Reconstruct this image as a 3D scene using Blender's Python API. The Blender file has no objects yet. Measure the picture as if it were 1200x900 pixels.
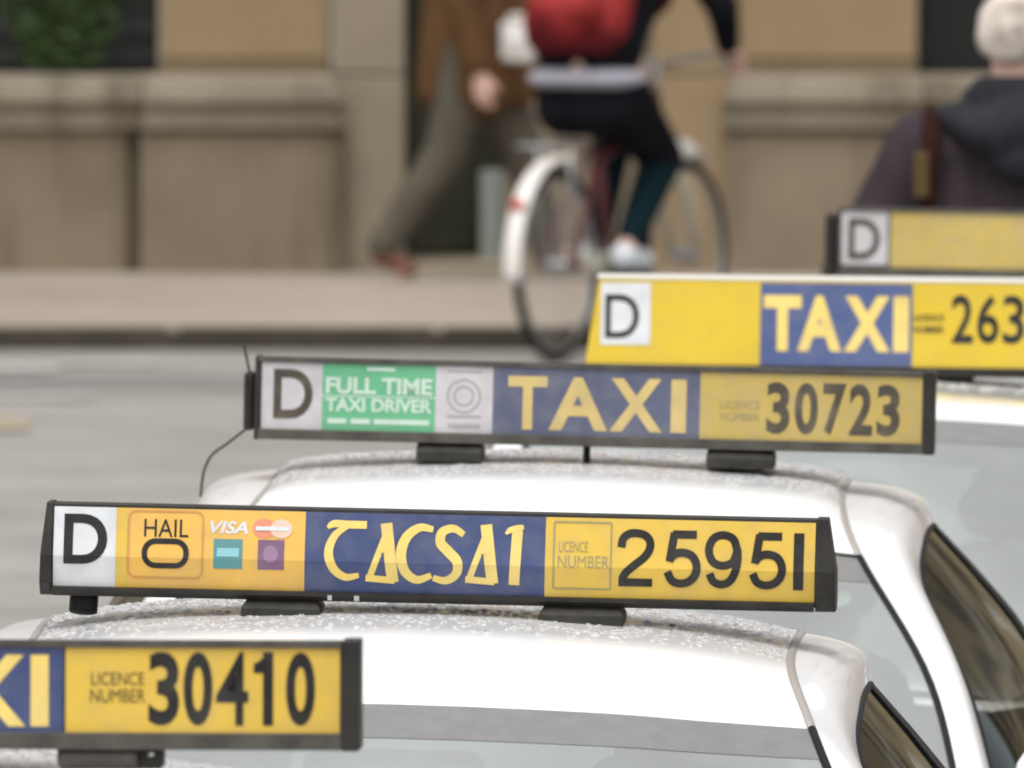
import bpy, bmesh, math, random
from mathutils import Vector, Matrix

random.seed(7)
R = math.radians
scene = bpy.context.scene
COL = scene.collection

# ------------------------------------------------------------------ camera, sky, sun, exposure
CAM_H = 2.95
FPX = 24855.0                       # focal length in pixels of a 1200 px wide picture
PITCH = math.atan(972 / FPX)
cam_d = bpy.data.cameras.new('camera')
cam = bpy.data.objects.new('camera', cam_d)
COL.objects.link(cam)
cam.location = (0, 0, CAM_H)
cam.rotation_euler = (math.pi / 2 - PITCH, 0, 0)
cam_d.sensor_width = 36
cam_d.lens = FPX / 1200 * 36
cam_d.clip_start = 0.5
cam_d.clip_end = 5000
cam_d.dof.use_dof = True
cam_d.dof.focus_distance = 29.6
cam_d.dof.aperture_fstop = 19
cam_d.dof.aperture_blades = 0
scene.camera = cam

world = bpy.data.worlds.new('World')
scene.world = world
world.use_nodes = True
wn = world.node_tree
bg = wn.nodes['Background']
sky = wn.nodes.new('ShaderNodeTexSky')
sky.sky_type = 'NISHITA'
sky.sun_disc = False
SUN_EL, SUN_AZ = R(68), R(200)
sky.sun_elevation = SUN_EL
sky.sun_rotation = SUN_AZ
sky.dust_density = 4.0
hsv = wn.nodes.new('ShaderNodeHueSaturation')      # overcast: the blue is greyed out evenly
hsv.inputs['Saturation'].default_value = 0.04
wn.links.new(sky.outputs[0], hsv.inputs['Color'])
wn.links.new(hsv.outputs[0], bg.inputs['Color'])
bg.inputs['Strength'].default_value = 0.15

sun_d = bpy.data.lights.new('sun', 'SUN')
sun_d.energy = 0.6
sun_d.angle = R(25)
sun_d.color = (1.0, 0.96, 0.9)
sun = bpy.data.objects.new('sun', sun_d)
COL.objects.link(sun)
sd = Vector((math.sin(SUN_AZ) * math.cos(SUN_EL), math.cos(SUN_AZ) * math.cos(SUN_EL), math.sin(SUN_EL)))
sun.rotation_euler = sd.to_track_quat('Z', 'Y').to_euler()

scene.view_settings.view_transform = 'Standard'
scene.view_settings.look = 'None'
scene.view_settings.gamma = 1.0
scene.view_settings.use_curve_mapping = False
scene.view_settings.exposure = 0.7
scene.render.engine = 'CYCLES'
scene.cycles.use_denoising = True
scene.cycles.max_bounces = 8
scene.cycles.transparent_max_bounces = 12
scene.cycles.filter_width = 2.0

CP, SP = math.cos(PITCH), math.sin(PITCH)


def at(px, py, Y):
    """world point seen at pixel (px, py) of the 1200x900 photograph, at distance Y"""
    u, v = (px - 600) / FPX, (450 - py) / FPX
    d = Vector((u, CP + v * SP, -SP + v * CP))
    return Vector((0, 0, CAM_H)) + d * (Y / d.y)


def on_level(px, py, z):
    u, v = (px - 600) / FPX, (450 - py) / FPX
    d = Vector((u, CP + v * SP, -SP + v * CP))
    return Vector((0, 0, CAM_H)) + d * ((z - CAM_H) / d.z)


# ------------------------------------------------------------------ materials
def mat(name, col, rough=0.6, metal=0.0, coat=0.0, spec=0.5):
    m = bpy.data.materials.new(name)
    m.use_nodes = True
    b = m.node_tree.nodes['Principled BSDF']
    b.inputs['Base Color'].default_value = (*col, 1)
    b.inputs['Roughness'].default_value = rough
    b.inputs['Metallic'].default_value = metal
    b.inputs['Coat Weight'].default_value = coat
    b.inputs['Coat IOR'].default_value = 1.5
    b.inputs['Coat Roughness'].default_value = 0.03
    b.inputs['Specular IOR Level'].default_value = spec
    return m


def mottle(m, col_a, col_b, scale=6.0, detail=6, bump=0.0, bscale=None, lo=0.3, hi=0.7, stretch=(1, 1, 1)):
    nt = m.node_tree
    b = nt.nodes['Principled BSDF']
    tc = nt.nodes.new('ShaderNodeTexCoord')
    mp = nt.nodes.new('ShaderNodeMapping')
    mp.inputs['Scale'].default_value = stretch
    nt.links.new(tc.outputs['Object'], mp.inputs['Vector'])
    n = nt.nodes.new('ShaderNodeTexNoise')
    n.inputs['Scale'].default_value = scale
    n.inputs['Detail'].default_value = detail
    n.inputs['Roughness'].default_value = 0.65
    nt.links.new(mp.outputs[0], n.inputs['Vector'])
    r = nt.nodes.new('ShaderNodeValToRGB')
    r.color_ramp.elements[0].position = lo
    r.color_ramp.elements[1].position = hi
    r.color_ramp.elements[0].color = (*col_a, 1)
    r.color_ramp.elements[1].color = (*col_b, 1)
    nt.links.new(n.outputs['Fac'], r.inputs['Fac'])
    nt.links.new(r.outputs['Color'], b.inputs['Base Color'])
    if bump:
        n2 = nt.nodes.new('ShaderNodeTexNoise')
        n2.inputs['Scale'].default_value = bscale or scale * 6
        n2.inputs['Detail'].default_value = 5
        nt.links.new(tc.outputs['Object'], n2.inputs['Vector'])
        bp = nt.nodes.new('ShaderNodeBump')
        bp.inputs['Strength'].default_value = bump
        bp.inputs['Distance'].default_value = 0.01
        nt.links.new(n2.outputs['Fac'], bp.inputs['Height'])
        nt.links.new(bp.outputs[0], b.inputs['Normal'])
    return m


M = {}
M['asphalt'] = mottle(mat('asphalt', (.1, .1, .1), .55), (.205, .197, .185), (.335, .322, .305), 0.9, 8, .4, 60, lo=.34, hi=.66)
M['tar'] = mottle(mat('tar_strip', (.07, .07, .07), .6), (.17, .165, .16), (.21, .205, .20), 2)
M['road_white'] = mottle(mat('road_paint_white', (.4, .4, .38), .6), (.27, .26, .25), (.5, .49, .47), 5)
M['road_yellow'] = mottle(mat('road_paint_yellow', (.4, .3, .1), .6), (.25, .225, .18), (.40, .34, .22), 5)
M['pavement'] = mottle(mat('pavement_concrete', (.3, .28, .25), .75), (.25, .210, .172), (.345, .297, .248), 1.1, 6, .3, 50, stretch=(1, .35, 1))
M['kerb'] = mottle(mat('kerb_granite', (.09, .085, .075), .95, spec=.15), (.038, .032, .023), (.075, .065, .05), 2.5, 6, .3, 80)


def stone(name, a, b, sc=1.3, streak=False):
    m = mottle(mat(name, a, .85), a, b, sc, 8, .35, 40)
    if streak:                                        # rain-wash dirt running down the block
        nt = m.node_tree
        bs = nt.nodes['Principled BSDF']
        src = bs.inputs['Base Color'].links[0].from_socket
        tc = nt.nodes.new('ShaderNodeTexCoord')
        mp = nt.nodes.new('ShaderNodeMapping')
        mp.inputs['Scale'].default_value = (3.2, 3, .5)
        nt.links.new(tc.outputs['Object'], mp.inputs[0])
        n = nt.nodes.new('ShaderNodeTexNoise')
        n.inputs['Scale'].default_value = 1.6
        n.inputs['Detail'].default_value = 5
        nt.links.new(mp.outputs[0], n.inputs['Vector'])
        r = nt.nodes.new('ShaderNodeValToRGB')
        r.color_ramp.elements[0].position = .5
        r.color_ramp.elements[1].position = .74
        r.color_ramp.elements[0].color = (1, 1, 1, 1)
        r.color_ramp.elements[1].color = (.5, .48, .42, 1)
        nt.links.new(n.outputs['Fac'], r.inputs[0])
        mx = nt.nodes.new('ShaderNodeMixRGB')
        mx.blend_type = 'MULTIPLY'
        mx.inputs[0].default_value = 1
        nt.links.new(src, mx.inputs[1])
        nt.links.new(r.outputs[0], mx.inputs[2])
        nt.links.new(mx.outputs[0], bs.inputs['Base Color'])
    return m


M['stone_warm'] = stone('stone_warm', (0.230, 0.161, 0.087), (0.296, 0.216, 0.124))
M['stone_pale'] = stone('stone_pale', (0.195, 0.160, 0.111), (0.277, 0.232, 0.167))
M['stone_plinth'] = stone('stone_plinth', (0.152, 0.116, 0.076), (0.230, 0.184, 0.125), 1.6, True)
M['stone_ledge'] = stone('stone_ledge', (0.181, 0.150, 0.106), (0.263, 0.227, 0.171), 2.2, True)
M['stone_brown'] = stone('stone_brown', (0.129, 0.092, 0.046), (0.182, 0.133, 0.070))
M['moss'] = mottle(mat('mossy_joint', (.05, .05, .03), .9), (.085, .075, .05), (.145, .125, .09), 5)
M['window_dark'] = mat('window_dark_glass', (.012, .013, .012), .12, spec=.35)
M['window_frame'] = mat('window_frame_paint', (.05, .052, .05), .5)
M['blind'] = mat('grey_blind', (.03, .028, .026), .6)
M['door_dark'] = mottle(mat('door_dark_paint', (.02, .025, .02), .7, spec=.2), (.058, .060, .040), (.095, .094, .064), 3)
M['door_pale'] = mat('pale_door_post', (.30, .33, .30), .5)
M['leaf'] = mottle(mat('leaf_green', (.05, .1, .02), .5), (.022, .05, .009), (.055, .10, .02), 14)
M['bark'] = mat('bark', (.06, .045, .03), .9)


def wet_paint(name, col, drops, coat=1.0, ior=1.5, edge=-.17):
    m = mat(name, col, .32, coat=coat)
    nt = m.node_tree
    b = nt.nodes['Principled BSDF']
    tc = nt.nodes.new('ShaderNodeTexCoord')
    if drops:
        b.inputs['Coat IOR'].default_value = ior
        sx = nt.nodes.new('ShaderNodeSeparateXYZ')           # the water film lies on the flat of the roof and has run off the steep front
        nt.links.new(tc.outputs['Object'], sx.inputs[0])
        wf = nt.nodes.new('ShaderNodeMapRange')
        wf.inputs[1].default_value = edge - .1
        wf.inputs[2].default_value = edge
        wf.inputs[3].default_value = .2
        wf.inputs[4].default_value = coat
        nt.links.new(sx.outputs['Y'], wf.inputs[0])
        nt.links.new(wf.outputs[0], b.inputs['Coat Weight'])
        v = nt.nodes.new('ShaderNodeTexVoronoi')
        v.inputs['Scale'].default_value = 62
        v.inputs['Randomness'].default_value = 1
        nt.links.new(tc.outputs['Object'], v.inputs['Vector'])
        r = nt.nodes.new('ShaderNodeValToRGB')
        r.color_ramp.elements[0].position = 0.0
        r.color_ramp.elements[1].position = .42
        r.color_ramp.elements[0].color = (1, 1, 1, 1)
        r.color_ramp.elements[1].color = (0, 0, 0, 1)
        nt.links.new(v.outputs['Distance'], r.inputs[0])
        n = nt.nodes.new('ShaderNodeTexNoise')
        n.inputs['Scale'].default_value = 30
        nt.links.new(tc.outputs['Object'], n.inputs['Vector'])
        mu = nt.nodes.new('ShaderNodeMath')
        mu.operation = 'MULTIPLY'
        nt.links.new(r.outputs[0], mu.inputs[0])
        nt.links.new(n.outputs['Fac'], mu.inputs[1])
        bp = nt.nodes.new('ShaderNodeBump')
        bp.inputs['Strength'].default_value = .2
        bp.inputs['Distance'].default_value = .003
        nt.links.new(mu.outputs[0], bp.inputs['Height'])
        nt.links.new(bp.outputs[0], b.inputs['Coat Normal'])
    return m


M['paint_white'] = wet_paint('car_paint_white', (.78, .78, .79), False, .5)
M['paint_roof'] = wet_paint('car_paint_white_wet', (.78, .78, .79), True, .9, 1.85)
M['paint_roof_glossy'] = wet_paint('car_paint_white_glossy', (.78, .78, .79), True, 1.0, 1.85, -.42)
M['raindrop'] = mat('raindrop_water', (.9, .9, .9), .02)
M['raindrop'].node_tree.nodes['Principled BSDF'].inputs['Transmission Weight'].default_value = 1.0
M['raindrop'].node_tree.nodes['Principled BSDF'].inputs['IOR'].default_value = 1.33
M['rubber'] = mat('black_rubber', (.008, .008, .008), .6, spec=.2)
M['trim_grey'] = mat('roof_joint_trim', (.30, .28, .26), .45)
M['tyre'] = mat('tyre_rubber', (.012, .012, .012), .8, spec=.2)
M['rim'] = mat('alloy_rim', (.55, .55, .56), .3, metal=1)
M['interior'] = mat('dark_interior', (.03, .03, .03), .9, spec=.2)
M['seat'] = mat('seat_fabric', (.09, .09, .095), .9)
M['grille'] = mat('grille_black', (.01, .01, .01), .5, spec=.2)
M['plate'] = mat('plate_white', (.7, .7, .68), .4)
M['chrome'] = mat('chrome', (.7, .7, .7), .12, metal=1)
M['lamp_lens'] = mat('lamp_lens', (.55, .57, .58), .08, coat=1)
M['sticker'] = mat('pale_oval', (.75, .8, .74), .6)


def glass(name, tint, ior=1.5, rough=.02, droplets=False, boost=0.0, sky_veil=0.0):
    m = bpy.data.materials.new(name)
    m.use_nodes = True
    nt = m.node_tree
    for n in list(nt.nodes):
        nt.nodes.remove(n)
    out = nt.nodes.new('ShaderNodeOutputMaterial')
    mix = nt.nodes.new('ShaderNodeMixShader')
    tr = nt.nodes.new('ShaderNodeBsdfTransparent')
    tr.inputs[0].default_value = (*tint, 1)
    gl = nt.nodes.new('ShaderNodeBsdfGlossy')
    gl.inputs['Roughness'].default_value = rough
    gl.inputs['Color'].default_value = (1, 1, 1, 1) if sky_veil else (.86, .95, 1, 1)
    fr = nt.nodes.new('ShaderNodeFresnel')
    fr.inputs[0].default_value = ior
    ml = nt.nodes.new('ShaderNodeMath')            # two faces of the pane and the water film on it
    ml.operation = 'MULTIPLY_ADD'
    ml.use_clamp = True
    ml.inputs[1].default_value = 1.8 if sky_veil else 1.0
    ml.inputs[2].default_value = boost
    nt.links.new(fr.outputs[0], ml.inputs[0])
    nt.links.new(ml.outputs[0], mix.inputs[0])
    if sky_veil:                                       # pale diffuse veil: misting, plus sky reflection put into the colour
        df = nt.nodes.new('ShaderNodeBsdfDiffuse')
        df.inputs[0].default_value = (.66, .70, .68, 1)
        mm = nt.nodes.new('ShaderNodeMixShader')
        mm.inputs[0].default_value = sky_veil
        nz = nt.nodes.new('ShaderNodeTexNoise')  # noise breaks the veil up like a patchy reflection
        nz.inputs['Scale'].default_value = 2.6
        nz.inputs['Detail'].default_value = 4
        tcm = nt.nodes.new('ShaderNodeTexCoord')
        nt.links.new(tcm.outputs['Object'], nz.inputs['Vector'])
        rg = nt.nodes.new('ShaderNodeMapRange')
        rg.inputs[1].default_value = .35
        rg.inputs[2].default_value = .65
        rg.inputs[3].default_value = sky_veil * .82
        rg.inputs[4].default_value = sky_veil * 1.12
        nt.links.new(nz.outputs['Fac'], rg.inputs[0])
        nt.links.new(rg.outputs[0], mm.inputs[0])
        nt.links.new(tr.outputs[0], mm.inputs[1])
        nt.links.new(df.outputs[0], mm.inputs[2])
        nt.links.new(mm.outputs[0], mix.inputs[1])
    else:
        nt.links.new(tr.outputs[0], mix.inputs[1])
    nt.links.new(gl.outputs[0], mix.inputs[2])
    nt.links.new(mix.outputs[0], out.inputs[0])
    if droplets:
        tc = nt.nodes.new('ShaderNodeTexCoord')
        n = nt.nodes.new('ShaderNodeTexNoise')
        n.inputs['Scale'].default_value = 55
        nt.links.new(tc.outputs['Object'], n.inputs['Vector'])
        bp = nt.nodes.new('ShaderNodeBump')
        bp.inputs['Strength'].default_value = .12
        bp.inputs['Distance'].default_value = .003
        nt.links.new(n.outputs['Fac'], bp.inputs['Height'])
        nt.links.new(bp.outputs[0], gl.inputs['Normal'])
    return m


M['glass_front'] = glass('windscreen_glass', (.55, .6, .57), 1.55, .05, True, .03, .35)
M['glass_side'] = glass('side_glass', (.30, .31, .28), 1.28, .09)
M['top_band'] = mottle(mat('windscreen_top_band', (.3, .3, .3), .3, coat=.5), (.15, .147, .143), (.19, .186, .18), 30)


def printed(name, a, b, rough=.35, dirt=(.2, .19, .17), amount=.25):
    """printed plastic film with a bit of road grime"""
    m = mottle(mat(name, a, rough), a, b, 9, 6)
    nt = m.node_tree
    bs = nt.nodes['Principled BSDF']
    src = bs.inputs['Base Color'].links[0].from_socket
    tc = nt.nodes.new('ShaderNodeTexCoord')
    n = nt.nodes.new('ShaderNodeTexNoise')
    n.inputs['Scale'].default_value = 26
    n.inputs['Detail'].default_value = 8
    nt.links.new(tc.outputs['Object'], n.inputs['Vector'])
    r = nt.nodes.new('ShaderNodeMapRange')
    r.inputs[1].default_value = .42
    r.inputs[2].default_value = .75
    r.inputs[3].default_value = 0
    r.inputs[4].default_value = amount
    nt.links.new(n.outputs['Fac'], r.inputs[0])
    mx = nt.nodes.new('ShaderNodeMixRGB')
    nt.links.new(r.outputs[0], mx.inputs[0])
    nt.links.new(src, mx.inputs[1])
    mx.inputs[2].default_value = (*dirt, 1)
    nt.links.new(mx.outputs[0], bs.inputs['Base Color'])
    return m


M['p_white'] = printed('print_white', (0.527, 0.544, 0.562), (0.615, 0.623, 0.632))
M['p_yellow'] = printed('print_yellow', (0.557, 0.364, 0.039), (0.640, 0.427, 0.059))
M['p_orange'] = printed('print_orange', (0.613, 0.352, 0.051), (0.682, 0.408, 0.079))
M['p_blue'] = printed('print_navy', (0.022, 0.038, 0.119), (0.035, 0.055, 0.154))
M['p_letter'] = printed('print_letter_yellow', (0.667, 0.483, 0.105), (0.738, 0.554, 0.167))
M['p_ink'] = printed('print_black', (.010, .009, .009), (.022, .020, .018), amount=.12)
M['p_ink'].node_tree.nodes['Principled BSDF'].inputs['Specular IOR Level'].default_value = .25
M['p_grey'] = printed('print_faint_grey', (0.246, 0.220, 0.088), (0.299, 0.255, 0.115))
M['p_line'] = printed('print_line_orange', (0.483, 0.220, 0.044), (0.527, 0.264, 0.052))
M['p_teal'] = printed('print_teal', (0.052, 0.193, 0.211), (0.079, 0.246, 0.255))
M['p_sky'] = printed('print_light_blue', (0.176, 0.422, 0.483), (0.220, 0.483, 0.527))
M['p_purple'] = printed('print_purple', (0.140, 0.061, 0.123), (0.176, 0.088, 0.159))
M['p_mauve'] = printed('print_mauve', (0.228, 0.132, 0.228), (0.264, 0.159, 0.264))
M['p_red'] = printed('print_coral', (0.598, 0.193, 0.105), (0.650, 0.246, 0.149))
M['p_pink'] = printed('print_pale_pink', (0.703, 0.439, 0.334), (0.738, 0.483, 0.368))
M['p_green'] = printed('print_green', (0.083, 0.339, 0.167), (0.129, 0.404, 0.220), amount=.2)
M['p_mint'] = printed('print_mint', (0.439, 0.580, 0.483), (0.510, 0.632, 0.527))
M['d_white'] = printed('print_dusty_white', (0.439, 0.422, 0.439), (0.527, 0.500, 0.510), amount=.3)
M['d_yellow'] = printed('print_dusty_yellow', (0.404, 0.294, 0.074), (0.492, 0.360, 0.096), amount=.45, dirt=(.3, .26, .18))
M['d_blue'] = printed('print_dusty_navy', (0.066, 0.074, 0.132), (0.096, 0.105, 0.167), amount=.45, dirt=(.2, .2, .2))
M['d_letter'] = printed('print_dusty_letter', (0.492, 0.368, 0.132), (0.580, 0.439, 0.176), amount=.3)
M['d_ink'] = printed('print_dusty_ink', (0.040, 0.031, 0.023), (0.069, 0.056, 0.037), amount=.3, dirt=(.3, .25, .15))
M['d_faint'] = printed('print_dusty_faint', (0.290, 0.237, 0.105), (0.325, 0.264, 0.132))
M['emblem'] = printed('print_emblem_grey', (0.316, 0.272, 0.290), (0.368, 0.325, 0.334))
M['s_yellow'] = printed('sign_plastic_yellow', (0.532, 0.367, 0.008), (0.589, 0.414, 0.015), .28, amount=.1)
M['s_blue'] = printed('sign_sticker_blue', (0.037, 0.063, 0.173), (0.056, 0.082, 0.209), amount=.2)
M['s_top_shine'] = mat('sign_top_shine', (.78, .76, .7), .3)
M['housing'] = mottle(mat('sign_housing_dark', (.05, .045, .04), .5, spec=.25), (.012, .011, .010), (.032, .029, .024), 20)
M['housing_grey'] = mottle(mat('sign_housing_grey', (.15, .14, .12), .5, spec=.3), (.032, .029, .024), (.085, .077, .064), 20)
M['foot'] = mottle(mat('sign_foot_rubber', (.05, .05, .04), .6, spec=.25), (.014, .013, .011), (.045, .042, .034), 25)
M['silver'] = mat('bolt_steel', (.6, .6, .6), .35, metal=1)
M['skin'] = mottle(mat('skin', (.5, .3, .22), .5), (.56, .34, .27), (.66, .43, .35), 10)
M['hair_white'] = mottle(mat('hair_white', (.55, .5, .45), .7), (.30, .25, .21), (.64, .57, .50), 16, lo=.36, hi=.6)
M['hair_brown'] = mat('hair_brown', (.07, .045, .03), .7)
M['coat_brown'] = mottle(mat('coat_brown', (.1, .06, .03), .95, spec=.1), (.075, .040, .018), (.125, .066, .030), 5)
M['trousers_grey'] = mottle(mat('trousers_grey', (.1, .1, .09), .95, spec=.1), (.070, .061, .047), (.112, .099, .078), 5)
M['shoe_brown'] = mat('shoe_brown', (.15, .06, .04), .6)
M['paper'] = mat('white_paper', (.6, .58, .55), .8)
M['black_cloth'] = mottle(mat('black_cloth', (.012, .012, .015), 1, spec=.05), (.005, .005, .007), (.012, .012, .015), 6)
M['teal_cloth'] = mat('dark_teal_cloth', (.006, .017, .022), 1, spec=.05)
M['pack_red'] = mottle(mat('backpack_red', (.42, .05, .05), .8, spec=.15), (.17, .012, .012), (.28, .03, .028), 7)
M['pack_dark'] = mat('backpack_dark_red', (.09, .006, .008), .8, spec=.15)
M['shirt'] = mat('pale_shirt', (.36, .35, .40), .8)
M['shoe_white'] = mat('shoe_white', (.6, .64, .68), .6)
M['jacket_purple'] = mottle(mat('jacket_purple_grey', (.07, .05, .06), .95, spec=.1), (.030, .022, .027), (.050, .038, .043), 6)
M['hood_dark'] = mottle(mat('hood_dark', (.02, .024, .03), .95, spec=.1), (.010, .0105, .0125), (.036, .038, .044), 6)
M['strap_maroon'] = mat('strap_maroon', (.026, .010, .009), .9, spec=.05)
M['gold'] = mat('gold_fabric', (.085, .056, .018), .7, spec=.2)
M['bike_red'] = mat('bike_dark_red', (.12, .022, .025), .35)
M['bike_cream'] = mat('bike_cream', (.5, .47, .4), .4)
M['bike_white'] = mat('mudguard_white', (.7, .67, .63), .4)
M['reflector'] = mat('reflector_red', (.5, .06, .03), .3)
M['steel'] = mat('bike_steel', (.4, .4, .4), .35, metal=1)


# ------------------------------------------------------------------ object helpers
def link(name, me, material=None, parent=None, loc=None):
    o = bpy.data.objects.new(name, me)
    COL.objects.link(o)
    if material is not None and me is not None:
        me.materials.clear()
        me.materials.append(material)
    if parent is not None:
        o.parent = parent
    if loc is not None:
        o.location = loc
    return o


def finish(name, bm, material, parent=None, smooth=False, bevel=0.0, segs=2):
    if bevel:
        bmesh.ops.bevel(bm, geom=bm.edges[:], offset=bevel, segments=segs, affect='EDGES', profile=.5)
    bmesh.ops.recalc_face_normals(bm, faces=bm.faces[:])
    me = bpy.data.meshes.new(name)
    bm.to_mesh(me)
    bm.free()
    if smooth:
        for p in me.polygons:
            p.use_smooth = True
    return link(name, me, material, parent)


def thing(name, label, cat, loc=(0, 0, 0), rot=(0, 0, 0), group=None):
    o = bpy.data.objects.new(name, None)
    COL.objects.link(o)
    o.empty_display_size = .2
    o.location = loc
    o.rotation_euler = rot
    tag(o, label, cat, group)
    return o


def tag(o, label=None, cat=None, group=None):
    if label:
        o['label'] = label
    if cat:
        o['category'] = cat
    if group:
        o['group'] = group
    return o


def box_into(bm, x0, x1, y0, y1, z0, z1):
    vs = [bm.verts.new(c) for c in ((x0, y0, z0), (x1, y0, z0), (x1, y1, z0), (x0, y1, z0),
                                    (x0, y0, z1), (x1, y0, z1), (x1, y1, z1), (x0, y1, z1))]
    for f in ((3, 2, 1, 0), (4, 5, 6, 7), (0, 1, 5, 4), (1, 2, 6, 5), (2, 3, 7, 6), (3, 0, 4, 7)):
        bm.faces.new([vs[i] for i in f])


def box(name, x0, x1, y0, y1, z0, z1, material, parent=None, bevel=0.0):
    bm = bmesh.new()
    box_into(bm, x0, x1, y0, y1, z0, z1)
    return finish(name, bm, material, parent, bevel=bevel)


def prism(name, prof, x0, x1, material, parent=None, bevel=0.0, x0f=None, x1f=None):
    """profile in (y, z) extruded along x"""
    bm = bmesh.new()
    a = [bm.verts.new((x0, y, z)) for y, z in prof]
    b = [bm.verts.new((x1, y, z)) for y, z in prof]
    n = len(prof)
    for i in range(n):
        j = (i + 1) % n
        bm.faces.new((a[i], a[j], b[j], b[i]))
    bm.faces.new(a[::-1])
    bm.faces.new(b)
    return finish(name, bm, material, parent, bevel=bevel)


def tube_into(bm, pts, rad, n=10, closed=False):
    pts = [Vector(p) for p in pts]
    rings = []
    N = len(pts)
    up = Vector((0.123, .31, .94)).normalized()
    prev = None
    for i, p in enumerate(pts):
        if closed:
            t = pts[(i + 1) % N] - pts[i - 1]
        else:
            t = pts[min(i + 1, N - 1)] - pts[max(i - 1, 0)]
        t.normalize()
        if prev is None:
            a = t.orthogonal().normalized()
        else:
            a = prev - t * prev.dot(t)
            a.normalize()
        prev = a
        b = t.cross(a)
        r = rad[i] if isinstance(rad, (list, tuple)) else rad
        rings.append([bm.verts.new(p + (a * math.cos(2 * math.pi * k / n) + b * math.sin(2 * math.pi * k / n)) * r) for k in range(n)])
    for i in range(N if closed else N - 1):
        A, B = rings[i], rings[(i + 1) % N]
        if closed and i == N - 1:
            off = min(range(n), key=lambda s: sum((A[k].co - B[(k + s) % n].co).length for k in range(n)))
        else:
            off = 0
        for k in range(n):
            bm.faces.new((A[k], A[(k + 1) % n], B[(k + 1 + off) % n], B[(k + off) % n]))
    if not closed:
        bm.faces.new(rings[0][::-1])
        bm.faces.new(rings[-1])


def tube(name, pts, rad, material, parent=None, n=10, closed=False):
    bm = bmesh.new()
    tube_into(bm, pts, rad, n, closed)
    return finish(name, bm, material, parent, smooth=True)


def catmull(P, per):
    P = [Vector(p) for p in P]
    out = []
    for i in range(len(P) - 1):
        p1, p2 = P[i], P[i + 1]
        p0 = P[i - 1] if i > 0 else p1 * 2 - p2
        p3 = P[i + 2] if i + 2 < len(P) else p2 * 2 - p1
        for k in range(per):
            t = k / per
            out.append(0.5 * ((2 * p1) + (p2 - p0) * t + (2 * p0 - 5 * p1 + 4 * p2 - p3) * t * t + (3 * p1 - p0 - 3 * p2 + p3) * t ** 3))
    out.append(P[-1])
    return out


def lathe_x(name, prof, cx, material, parent=None, n=40, centre=(0, 0)):
    """profile of (x, r) turned about the x axis at (y, z) = centre"""
    bm = bmesh.new()
    rings = []
    for x, r in prof:
        rings.append([bm.verts.new((cx + x, centre[0] + r * math.cos(2 * math.pi * k / n), centre[1] + r * math.sin(2 * math.pi * k / n))) for k in range(n)])
    for A, B in zip(rings, rings[1:]):
        for k in range(n):
            bm.faces.new((A[k], A[(k + 1) % n], B[(k + 1) % n], B[k]))
    return finish(name, bm, material, parent, smooth=True)


def ball_pts(c, r, nu=12, nv=8, scl=(1, 1, 1), rot=None):
    pts = []
    for i in range(nv + 1):
        th = math.pi * i / nv
        for j in range(nu if 0 < i < nv else 1):
            ph = 2 * math.pi * j / nu
            v = Vector((math.sin(th) * math.cos(ph) * scl[0], math.sin(th) * math.sin(ph) * scl[1], math.cos(th) * scl[2])) * r
            if rot:
                v = rot @ v
            pts.append(Vector(c) + v)
    return pts


def hull_into(bm, pts):
    vs = [bm.verts.new(p) for p in pts]
    res = bmesh.ops.convex_hull(bm, input=vs, use_existing_faces=False)
    junk = [g for g in res['geom_interior'] if isinstance(g, bmesh.types.BMVert)]
    if junk:
        bmesh.ops.delete(bm, geom=junk, context='VERTS')


def blob(name, caps, material, parent=None, voxel=.012, smooth_it=4):
    """tapered capsules and ellipsoids grown together into one continuous surface"""
    bm = bmesh.new()
    for c in caps:
        tmp = bmesh.new()
        if len(c) == 4:
            p0, r0, p1, r1 = c
            hull_into(tmp, ball_pts(p0, r0) + ball_pts(p1, r1))
        else:
            p, sc, rot = c
            hull_into(tmp, ball_pts(p, 1, 20, 14, sc, rot))
        bmesh.ops.recalc_face_normals(tmp, faces=tmp.faces[:])
        me = bpy.data.meshes.new('tmp')
        tmp.to_mesh(me)
        tmp.free()
        bm.from_mesh(me)
        bpy.data.meshes.remove(me)
    me = bpy.data.meshes.new(name)
    bm.to_mesh(me)
    bm.free()
    o = bpy.data.objects.new(name, me)
    COL.objects.link(o)
    rm = o.modifiers.new('r', 'REMESH')
    rm.mode = 'VOXEL'
    rm.voxel_size = voxel
    sm = o.modifiers.new('s', 'SMOOTH')
    sm.iterations = smooth_it
    sm.factor = .5
    dg = bpy.context.evaluated_depsgraph_get()
    new = bpy.data.meshes.new_from_object(o.evaluated_get(dg))
    o.modifiers.clear()
    o.data = new
    bpy.data.meshes.remove(me)
    new.name = name
    new.materials.clear()
    new.materials.append(material)
    for p in new.polygons:
        p.use_smooth = True
    if parent:
        o.parent = parent
    return o


# ------------------------------------------------------------------ flat print: glyphs as thin meshes
_font_cache = {}


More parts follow.
